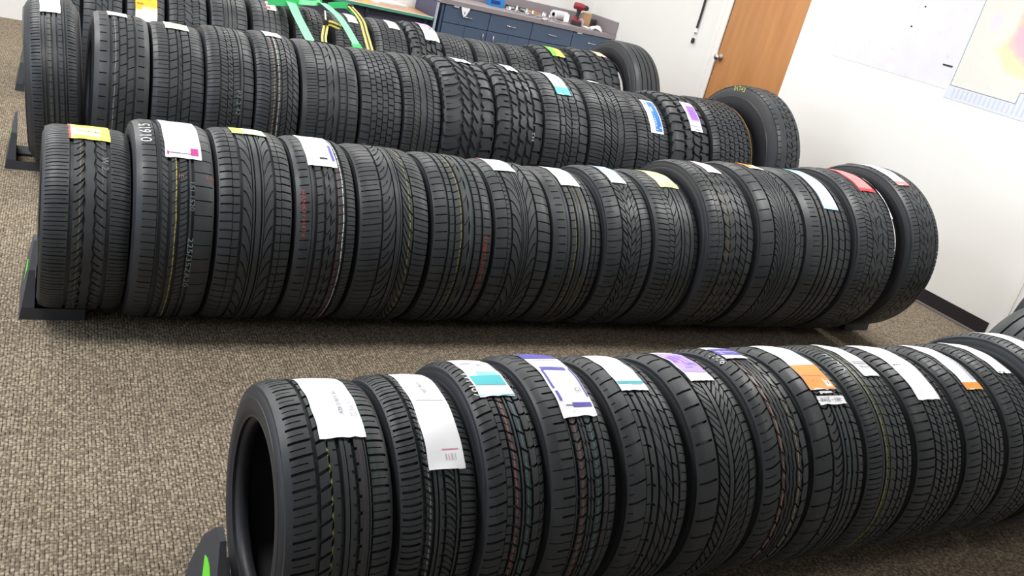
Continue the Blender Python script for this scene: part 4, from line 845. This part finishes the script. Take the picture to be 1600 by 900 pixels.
C(1.168, 1.452, .398, [rb(-1, -.52, 74, (-3, -2), [(0, 2.2, .3, 1), (.5, 1, .3, 1)]), rb(-.44, -.20, 74, (-6, 0), [(0, 3.4)]), rb(-.12, .06, 28, (-14, -26), [(0, 2.6)], (0, 3)), rb(.10, .24, 28, (0, 0), (), (3, 0)), rb(.32, .52, 74, (-3, 0), [(0, 1.8)]), rb(.60, 1, 74, (0, 0), [(0, 2.2, .1, .8)])],
  'third row tire under the left end of the green strap', rim=.24, stripes=[(-.14, 2.4, (150, 156, 130), .6), (.55, 2, (170, 170, 166), .4)],
  labels=[lab((1.30, 1.41), (-34, -7.5), PAPER, [])])
C(1.471, 1.686, .401, blocks(66, (-1, -.56, -.28, .0, .28, .58, 1), 4.2, -3, 1.2, False),
  'third row tire with small offset rectangular blocks', rim=.22, depth=8)
C(1.701, 1.907, .406, [rb(-1, -.58, 74, (0, 0), [(0, 3.4, 0, .95), (.5, 1, .3, .9)]), rb(-.50, -.22, 110, (14, 0), [(0, 1.4)]), rb(-.14, .14, 40, (0, 0), (), (2, 2)), rb(.22, .50, 110, (14, 0), [(0, 1.4)]), rb(.58, 1, 74, (0, 0), [(0, 3.4)])],
  'third row tire with wavy centre rib and fine diagonal cuts', rim=.22, stripes=[(-.36, 2, (140, 140, 84), .5)])
C(1.928, 2.222, .418, mud(36, 0), 'third row mud tire with hooked claw-like blocks', depth=14, bulge=.008, rim=.225, lugs=(34, .030, .03),
  labels=[lab((2.063, 2.156), (-26, 7.5), PAPER, [], lift=.003, jag=.006)])
C(2.250, 2.527, .424, mud(34, 1), 'third row mud tire with square shoulder blocks and white stamp marks', depth=14, bulge=.008, rim=.225, lugs=(34, .034, .02),
  labels=[lab((2.376, 2.444), (-26, 12), PAPER, [], lift=.003, jag=.006)], marks=[('m  m', 2.455, 34, .022, 'down', (180, 184, 180)), ('TH', 2.462, 72, .026, 'down', (170, 174, 170), 1.6)])
C(2.548, 2.836, .424, [rb(-1, -.40, 50, (-6, 6), [(0, 5, 0, 1, 9), (.5, 1.6, .1, .8)], (0, 3)), rb(-.32, -.12, 50, (4, 0), [(.3, 4, 0, 1, 9)], (3, 2)), rb(-.07, .16, 50, (30, 0), [(.1, 4.5, 0, 1, 9), (.6, 1.5)], (2, 3)), rb(.22, .52, 50, (14, -14), [(.5, 4.5, 0, 1, 9), (0, 1.5)], (3, 3)), rb(.58, 1, 50, (6, 0), [(0, 5, 0, 1, 9)], (3, 0))],
  'third row all-terrain tire with glossy white and cyan label', depth=10, rim=.225, bulge=.007,
  labels=[lab((2.648, 2.744), (-22, 33), PAPER, [('r', .55, .62, .25, .78, BLU), ('r', .48, .55, .35, .72, LBL), ('r', 0, 1, .84, 1, TEAL), ('r', .1, .9, .93, .96, LTE)], lift=.003)], stripes=[(-.2, 5, (96, 96, 110), .5)])
C(2.860, 3.196, .424, [rb(-1, -.48, 62, (-8, 18), [(0, 4.5, 0, 1, 8), (.5, 1.4)]), rb(-.42, -.20, 62, (26, 0), [(0, 4.5, 0, 1, 8), (.5, 1.4)], (2, 2)), rb(-.14, .08, 62, (30, 0), [(.2, 4.5, 0, 1, 8), (.7, 1.4)], (2, 2)), rb(.13, .36, 62, (-26, 0), [(.2, 4.5, 0, 1, 8), (.7, 1.4)], (2, 2)), rb(.42, 1, 62, (-26, 10), [(0, 4.5, 0, 1, 8), (.5, 1.4)])],
  'wide third row tire with leafy V-shaped tread blocks', depth=9, rim=.23,
  labels=[lab((2.985, 3.052), (-26, 3), PAPER, [], lift=.003)])
C(3.217, 3.456, .414, [rb(-1, -.46, 56, (-4, 12), [(0, 4.5, 0, 1, 8), (.5, 1.4)], (0, 2)), rb(-.38, -.10, 56, (16, 0), [(0, 4.5, 0, 1, 8), (.5, 1.4)], (2, 2)), rb(-.03, .26, 56, (14, 0), [(.5, 4.5, 0, 1, 8), (0, 1.4)], (2, 2)), rb(.34, 1, 56, (10, -6), [(0, 4.5, 0, 1, 8), (.5, 1.4)], (2, 0))],
  'narrower third row tire with long blue and white framed label', depth=9, rim=.225,
  labels=[lab((3.310, 3.409), (16.5, 53.2), PAPER, [('r', .40, .93, .05, .95, BLU), ('r', .10, .34, .06, .24, LBL), ('r', .15, .30, .08, .2, BLU), ('r', .45, .60, .25, .40, LBL), ('r', .46, .58, .45, .78, LBL), ('r', .44, .62, .80, .93, PAPER), ('r', .76, .90, .80, .93, PAPER), ('r', .12, .36, .78, .93, paint('label_buff', (240, 232, 206)))], lift=.003, jag=.0)])
C(3.478, 3.762, .431, mud(42, 2), 'third row mud tire with purple and white label', depth=14, bulge=.008, rim=.225, lugs=(42, .034, .03),
  labels=[lab((3.612, 3.707), (17, 49.5), PAPER, [('r', .28, .95, .15, .66, PUR), ('r', .1, .28, .22, .58, LPU), ('r', .02, .9, .66, .70, LPU), ('r', .15, .7, .36, .38, NAV), ('r', .2, .6, .46, .48, NAV), ('r', .3, .34, .25, .42, NAV), ('r', .05, .95, .84, .86, GRY), ('r', .3, .8, .93, .96, GRY)], lift=.003, jag=.003)])
C(3.792, 4.126, .436, at(60, (-1, -.68, -.44, -.20, .04, .28, .52, .76, 1), 4.5, 4.5, 7, 9), 'third row tire with dense jigsaw blocks and an orange line on its side', depth=10, rim=.23, ring=(.1675, (226, 150, 50)), bulge=.005,
  labels=[lab((3.985, 4.055), (-28, -5), PAPER, [], lift=.003)])
C(4.262, 4.468, .505, [rb(-1, -.34, 78, (0, 0), [(0, 4, 0, .28)], (0, 1)), rb(-.27, .10, 46, (18, 0), [(0, 3.5), (.5, 3, .3, 1)], (3, 4)), rb(.16, .52, 46, (-18, 0), [(.5, 3.5), (0, 3, 0, .7)], (4, 3)), rb(.60, 1, 46, (-8, 0), [(.2, 3.5)], (3, 0))],
  'huge truck tire at the right end of third row, yellow numbers on top', depth=11, bulge=.036, rim=.235, stripes=[(-.30, 3, (150, 140, 120), .5)],
  sidetext=('01743', 7, .474, .046, (206, 206, 96), -1), sidex=.5)

# --- back row
D(.035, .235, .380, at(60, w=3.5, e=1.5), 'leftmost back row tire, mostly cut off by the picture top', z=.025, rim=.22)
D(.256, .458, .390, [rb(-1, -.42, 60, (0, 0), [(0, 3)]), rb(-.34, -.1, 60, (20, 0), [(0, 2.5)]), rb(-.03, .2, 60, (20, 0), [(0, 2.5)]), rb(.28, .45, 60), rb(.53, 1, 60, (0, 0), [(0, 3)])], 'back row tire immediately left of the orange-labelled one', rim=.22)
D(.486, .690, .390, [rb(-1, -.48, 54, (2, 0), [(0, 3, 0, .8)]), rb(-.40, -.1, 54), rb(-.02, .3, 54), rb(.38, .52, 54, (0, 0), [(0, 2)]), rb(.58, 1, 54, (8, 0), [(0, 3, 0, .9)])], 'back row tire with the big orange, yellow and white label', rim=.22, stripes=[(-.45, 5, (110, 70, 72), .5), (.66, 6, (110, 70, 72), .35)],
  labels=[lab((.528, .648), (-14, 63), paint('label_amber', (252, 178, 40)), [('r', 0, 1, .87, 1, PAPER), ('r', .3, 1, .82, .87, PLY), ('r', .30, .70, .44, .58, PAPER), ('r', .36, .62, .66, .68, ORD), ('r', .06, .36, .78, .80, ORD), ('r', .3, .7, .715, .725, ORD), ('t', 'us', .4, .93, .014, 'h', GRY)], jag=.008, lift=.003)])
D(.718, .932, .392, [rb(-1, -.62, 62, (-4, 0), [(0, 3)], (0, 1)), rb(-.56, -.24, 62, (-12, 0), [(0, 2.6), (.5, 1.2)], (1.5, 4)), rb(-.18, .16, 42, (26, 0), [(.3, 3)], (5, 5)), rb(.22, .56, 62, (-12, 0), [(0, 3), (.5, 1.6)], (4, 2)), rb(.62, 1, 62, (4, 0), [(0, 3)], (2, 0))], 'back row tire with cracked-earth style tread blocks', rim=.22)
D(.962, 1.178, .392, [rb(-1, -.42, 72, (-1, 0), [(0, 3.2, .1, 1)]), rb(-.32, -.14, 72, (22, 0), [(0, 1.6), (.5, 1.6)]), rb(-.06, .06, 72), rb(.14, .32, 72, (-22, 0), [(0, 1.6), (.5, 1.6)]), rb(.42, 1, 72, (1, 0), [(0, 3.2, 0, .9)])], 'back row tire with two hatched ribs beside its plain centre', rim=.22)
D(1.215, 1.440, .392, [rb(-1, -.50, 60, (0, 0), [(0, 2.4)]), rb(-.42, -.16, 60, (5, 0), [(0, 1.8)]), rb(-.08, .18, 60, (5, 0), [(0, 1.8)]), rb(.26, .50, 60, (10, 0), [(0, 1.8)]), rb(.58, 1, 60, (10, 0), [(0, 2.4)])], 'back row tire left of the green strap, small white and red label', rim=.22, stripes=[(.0, 2.4, (120, 84, 84), .5), (-.3, 2, (110, 84, 84), .4)],
  labels=[lab((1.31, 1.37), (10, 26), PAPER, [('r', 0, .4, .6, .95, REDL), ('r', 0, .3, .2, .5, SAL)])])
D(1.486, 1.680, .392, blocks(58, (-1, -.6, -.22, .16, .56, 1), 4, 3, 2.5, True), 'back row block-tread tire framed by the green strap', depth=9, rim=.22)
D(1.752, 1.985, .395, blocks(60, (-1, -.58, -.2, .2, .6, 1), 4, -3, 1.5, True), 'back row tire behind the yellow and black webbing', depth=9, rim=.22,
  labels=[lab((1.858, 1.925), (-22, 22), PAPER, [])])
D(2.026, 2.262, .400, blocks(60, (-1, -.58, -.2, .2, .6, 1), 3.4, 3, .8, True), 'back row tire with white label right of the strap', depth=9, rim=.22, bulge=.010, stripes=[(-.72, 18, (150, 150, 150), .25)],
  labels=[lab((2.148, 2.228), (-22, 21), PAPER, [], jag=.003)])
D(2.288, 2.510, .412, mud(32, 1), 'back row mud tire with lilac and white torn label', depth=13, rim=.22, bulge=.012, lugs=(32, .034, .03),
  labels=[lab((2.392, 2.508), (-16, 34), PAPER, [('r', .0, .8, .1, .5, LPU), ('r', .3, .36, .45, .62, GRY), ('r', .55, .75, .50, .62, GRY), ('r', .8, .9, .55, .6, INK)], jag=.006, lift=.003)])
D(2.556, 2.775, .396, blocks(64, (-1, -.5, -.22, .02, .26, .5, 1), 3.4, -5, .8, False), 'back row fine-block tire right of the lilac-labelled mud tire', depth=9, rim=.22)
D(2.812, 3.060, .396, [rb(-1, -.42, 60, (2, 6), [(0, 2.6)]), rb(-.34, -.06, 60, (-8, 0), [(0, 2.2), (.5, 1.2)]), rb(.02, .30, 60, (-8, 0), [(0, 2.2), (.5, 1.2)]), rb(.38, .60, 60, (-8, 0), [(0, 2.2)]), rb(.68, 1, 60, (4, 0), [(0, 2.6)])], 'back row tire with a thin white line, below two drawer fronts', rim=.22, stripes=[(-.30, 3, (190, 190, 190), .7)])
D(3.088, 3.326, .402, at(54, (-1, -.5, -.1, .3, .6, 1), 5, 3.5, 8), 'back row knobbly tire left of the green-labelled mud tire', depth=10, rim=.22)
D(3.356, 3.660, .420, mud(36, 0), 'back row mud tire with green and yellow label', depth=13, rim=.22, lugs=(36, .03, .03),
  labels=[lab((3.462, 3.578), (-22, 23.5), YLW, [('r', 0, .42, .2, 1, GRE), ('r', .30, .36, .3, .9, INK), ('r', .16, .2, .4, .8, INK), ('r', .0, .3, .1, .25, PALEG), ('r', .42, .5, .5, .9, ORG)], lift=.003, jag=.006)])
D(3.692, 4.030, .438, mud(34, 2), 'back row mud tire with peach label', depth=13, rim=.22, lugs=(34, .034, .03),
  labels=[lab((3.895, 3.985), (-26, 15), PEA, [], lift=.003, jag=.008), dict(x=(4.028, 4.040), p=(20, 62), m=PAPER, lift=-.008, name='loose_label_edge', jag=.004)])
D(4.110, 4.345, .500, [rb(-1, -.60, 60), rb(-.52, -.18, 60), rb(-.10, .14, 60), rb(.22, .56, 60), rb(.64, 1, 60)], 'huge smooth-ribbed truck tire at the right end of back row', depth=11, bulge=.026, rim=.30)

for t_ in T: make_tire(t_)

# two tires by the right wall, facing the viewer sideways
o_ = make_tire(dict(x=(-.115, .115), R=.33, y=0, ribs=[rb(-1, -.62, 60), rb(-.54, -.20, 60), rb(-.12, .12, 60), rb(.20, .54, 60), rb(.62, 1, 60)], label='ribbed tire turned sideways near the right door frame, mostly out of view', group='tires turned sideways by the right door', bulge=.018, rim=.22))
o_.location = (3.76, 1.785, 0); o_.rotation_euler = (0, 0, math.radians(90))
o2 = make_tire(dict(x=(-.105, .105), R=.33, y=0, ribs=[rb(-1, -.62, 60), rb(-.54, -.20, 60), rb(-.12, .12, 60), rb(.20, .54, 60), rb(.62, 1, 60)], label='dark tire against the right door, just a sliver in view', group='tires turned sideways by the right door', bulge=.012, rim=.22))
o2.location = (4.83, 2.275, 0); o2.rotation_euler = (0, 0, math.radians(90))

# ------------------------------------------------------------------ safety harness over the tires
def ribbon(mb, pts, w, m, side=(1, 0, 0), th=.0022, m2=None, w2=0):
    pts = [Vector(p) for p in pts]
    # smooth the path
    P = []
    for i in range(len(pts)-1):
        p0 = pts[max(i-1, 0)]; p1 = pts[i]; p2 = pts[i+1]; p3 = pts[min(i+2, len(pts)-1)]
        for k in range(5):
            t = k/5; P.append(.5*((2*p1)+(-p0+p2)*t+(2*p0-5*p1+4*p2-p3)*t*t+(-p0+3*p1-3*p2+p3)*t**3))
    P.append(pts[-1])
    def strip(wa, wb, off, mm):
        vs = []; fs = []
        for i, p in enumerate(P):
            d = (P[min(i+1, len(P)-1)]-P[max(i-1, 0)]).normalized(); s = Vector(side); s = (s-d*s.dot(d)).normalized(); nn = s.cross(d).normalized()
            if nn.y > 0: nn = -nn
            for a, h in ((wa, off+th), (wb, off+th), (wb, off), (wa, off)): vs.append(p+s*a+nn*h)
        for i in range(len(P)-1):
            for k in range(4): fs.append([i*4+k, i*4+(k+1) % 4, (i+1)*4+(k+1) % 4, (i+1)*4+k])
        fs += [[0, 1, 2, 3], [4*(len(P)-1)+k for k in (3, 2, 1, 0)]]
        mb.add(vs, fs, mm)
    strip(-w/2, w/2, 0, m)
    if m2: strip(-w2/2, w2/2, th, m2)
GS = mat('green_webbing', (118, 232, 150), .55); GSD = mat('green_webbing_back', (38, 170, 92), .6); YW = mat('yellow_webbing', (222, 206, 96), .6); BW = mat('black_stitching', (40, 38, 30), .6)
hs = empty('safety_harness', (1.62, 5.6, .70)); tag(hs, 'bright green safety harness with yellow and black webbing draped over tires', 'harness')
def hb(name, specs, label=None):
    mb = MB()
    for s in specs: ribbon(mb, [tuple(c-o for c, o in zip(p, (1.62, 5.6, .70))) for p in s[0]], *s[1:])
    o_ = mb.build(name, hs, smooth=60)
    if label: o_['label'] = label
b = [(1.40, 6.00, .800), (1.43, 5.86, .815), (1.434, 5.75, .825), (1.455, 5.65, .770), (1.467, 5.5, .722), (1.460, 5.3, .690), (1.446, 5.1, .672)]
c = [(1.56, 5.96, .812), (1.617, 5.75, .862), (1.665, 5.65, .843), (1.695, 5.55, .818), (1.706, 5.4, .783), (1.712, 5.25, .742), (1.717, 5.05, .690)]
a = [(1.30, 5.80, .80), (1.42, 5.76, .822), (1.52, 5.76, .846), (1.64, 5.80, .872)]
d_ = [(1.700, 5.84, .842), (1.76, 5.82, .862), (1.82, 5.80, .868), (1.85, 5.74, .842)]
hb('green_strap', [(b, .058, GS), (c, .048, GS), (a, .046, GSD, (0, .25, 1)), (d_, .042, GSD, (0, .2, 1)), ([(1.48, 5.80, .835), (1.50, 5.72, .845), (1.58, 5.74, .852), (1.62, 5.76, .862)], .030, GS, (0, .5, 1)), ([(1.70, 5.15, .73), (1.715, 5.08, .70), (1.74, 5.02, .672)], .060, GSD)], 'bright green webbing straps')
hb('yellow_strap', [([(1.822, 5.76, .872), (1.838, 5.65, .848), (1.850, 5.55, .815), (1.836, 5.42, .775), (1.80, 5.2, .730), (1.78, 5.05, .69)], .040, YW, (1, 0, 0), .0022, BW, .011), ([(1.52, 5.1, .672), (1.535, 5.25, .705), (1.575, 5.40, .738), (1.60, 5.48, .758)], .034, YW, (1, 0, 0), .0022, BW, .010), ([(1.60, 5.50, .772), (1.64, 5.52, .776), (1.70, 5.50, .765)], .034, YW, (0, .3, 1), .0022, BW, .010)], 'yellow webbing with black centre stripe')
mb = MB(); r_ = (1.62, 5.6, .70)
mb.tube([(1.600-r_[0], 5.55-r_[1], .840-r_[2]), (1.598-r_[0], 5.52-r_[1], .815-r_[2]), (1.60-r_[0], 5.50-r_[1], .790-r_[2])], .006, CHR, 8)
mb.box((1.585-r_[0], 5.485-r_[1], .765-r_[2]), (1.615-r_[0], 5.50-r_[1], .795-r_[2]), TBK, .003)
mb.box((1.815-r_[0], 5.77-r_[1], .855-r_[2]), (1.850-r_[0], 5.80-r_[1], .885-r_[2]), TBK, .004)
mb.build('metal_buckle', hs, smooth=50)

# ------------------------------------------------------------------ light
def area(name, loc, rot, sx, sy, power, col=(1, 1, 1)):
    l = bpy.data.lights.new(name, 'AREA'); l.shape = 'RECTANGLE'; l.size = sx; l.size_y = sy; l.energy = power; l.color = col
    o = bpy.data.objects.new(name, l); COL.objects.link(o); o.location = loc; o.rotation_euler = rot; return o
for x in (-.8, 1.8, 4.0):
    for y in (2.5, 5.0, 7.3):
        area('troffer_and_fill', (x, y, ZC-.02), (0, 0, 0), 1.2, .6, {(-.8, 2.5): 70, (-.8, 5.0): 66, (-.8, 7.3): 46, (1.8, 2.5): 24, (1.8, 5.0): 38, (1.8, 7.3): 36, (4.0, 2.5): 64, (4.0, 5.0): 44, (4.0, 7.3): 22}[(x, y)], (1, .985, .965))
area('troffer_and_fill', (3.2, .2, ZC-.02), (0, 0, 0), 1.2, .6, 14, (1, .985, .965))  # added fill without a known fixture, lifts the dark carpet before the front row
area('window_daylight', (XL+.02, 3.0, 1.5), (0, -PI/2, 0), 1.3, 4.5, 72, (.62, .78, 1))
w_ = bpy.data.worlds.new('room_world'); SC.world = w_; w_.use_nodes = True
w_.node_tree.nodes['Background'].inputs[0].default_value = (.8, .85, 1, 1); w_.node_tree.nodes['Background'].inputs[1].default_value = .3

# ------------------------------------------------------------------ camera
p, r, y = math.radians(21.09615346), math.radians(14.82432475), math.radians(31.98296555)
F = Vector((math.sin(y)*math.cos(p), math.cos(y)*math.cos(p), -math.sin(p))); Rt = Vector((math.cos(y), -math.sin(y), 0)); U = Rt.cross(F)
Rr = math.cos(r)*Rt+math.sin(r)*U; Uu = -math.sin(r)*Rt+math.cos(r)*U
cam = bpy.data.cameras.new('camera'); co = bpy.data.objects.new('camera', cam); COL.objects.link(co)
co.matrix_world = Matrix(((Rr.x, Uu.x, -F.x, 0), (Rr.y, Uu.y, -F.y, 0), (Rr.z, Uu.z, -F.z, 1.5), (0, 0, 0, 1)))
cam.sensor_width = 36; cam.lens = 1346.6*36/1600; cam.clip_start = .05
SC.camera = co
vs = SC.view_settings
vs.view_transform = 'Standard'; vs.look = 'None'; vs.gamma = 1; vs.use_curve_mapping = False; vs.exposure = 0.03
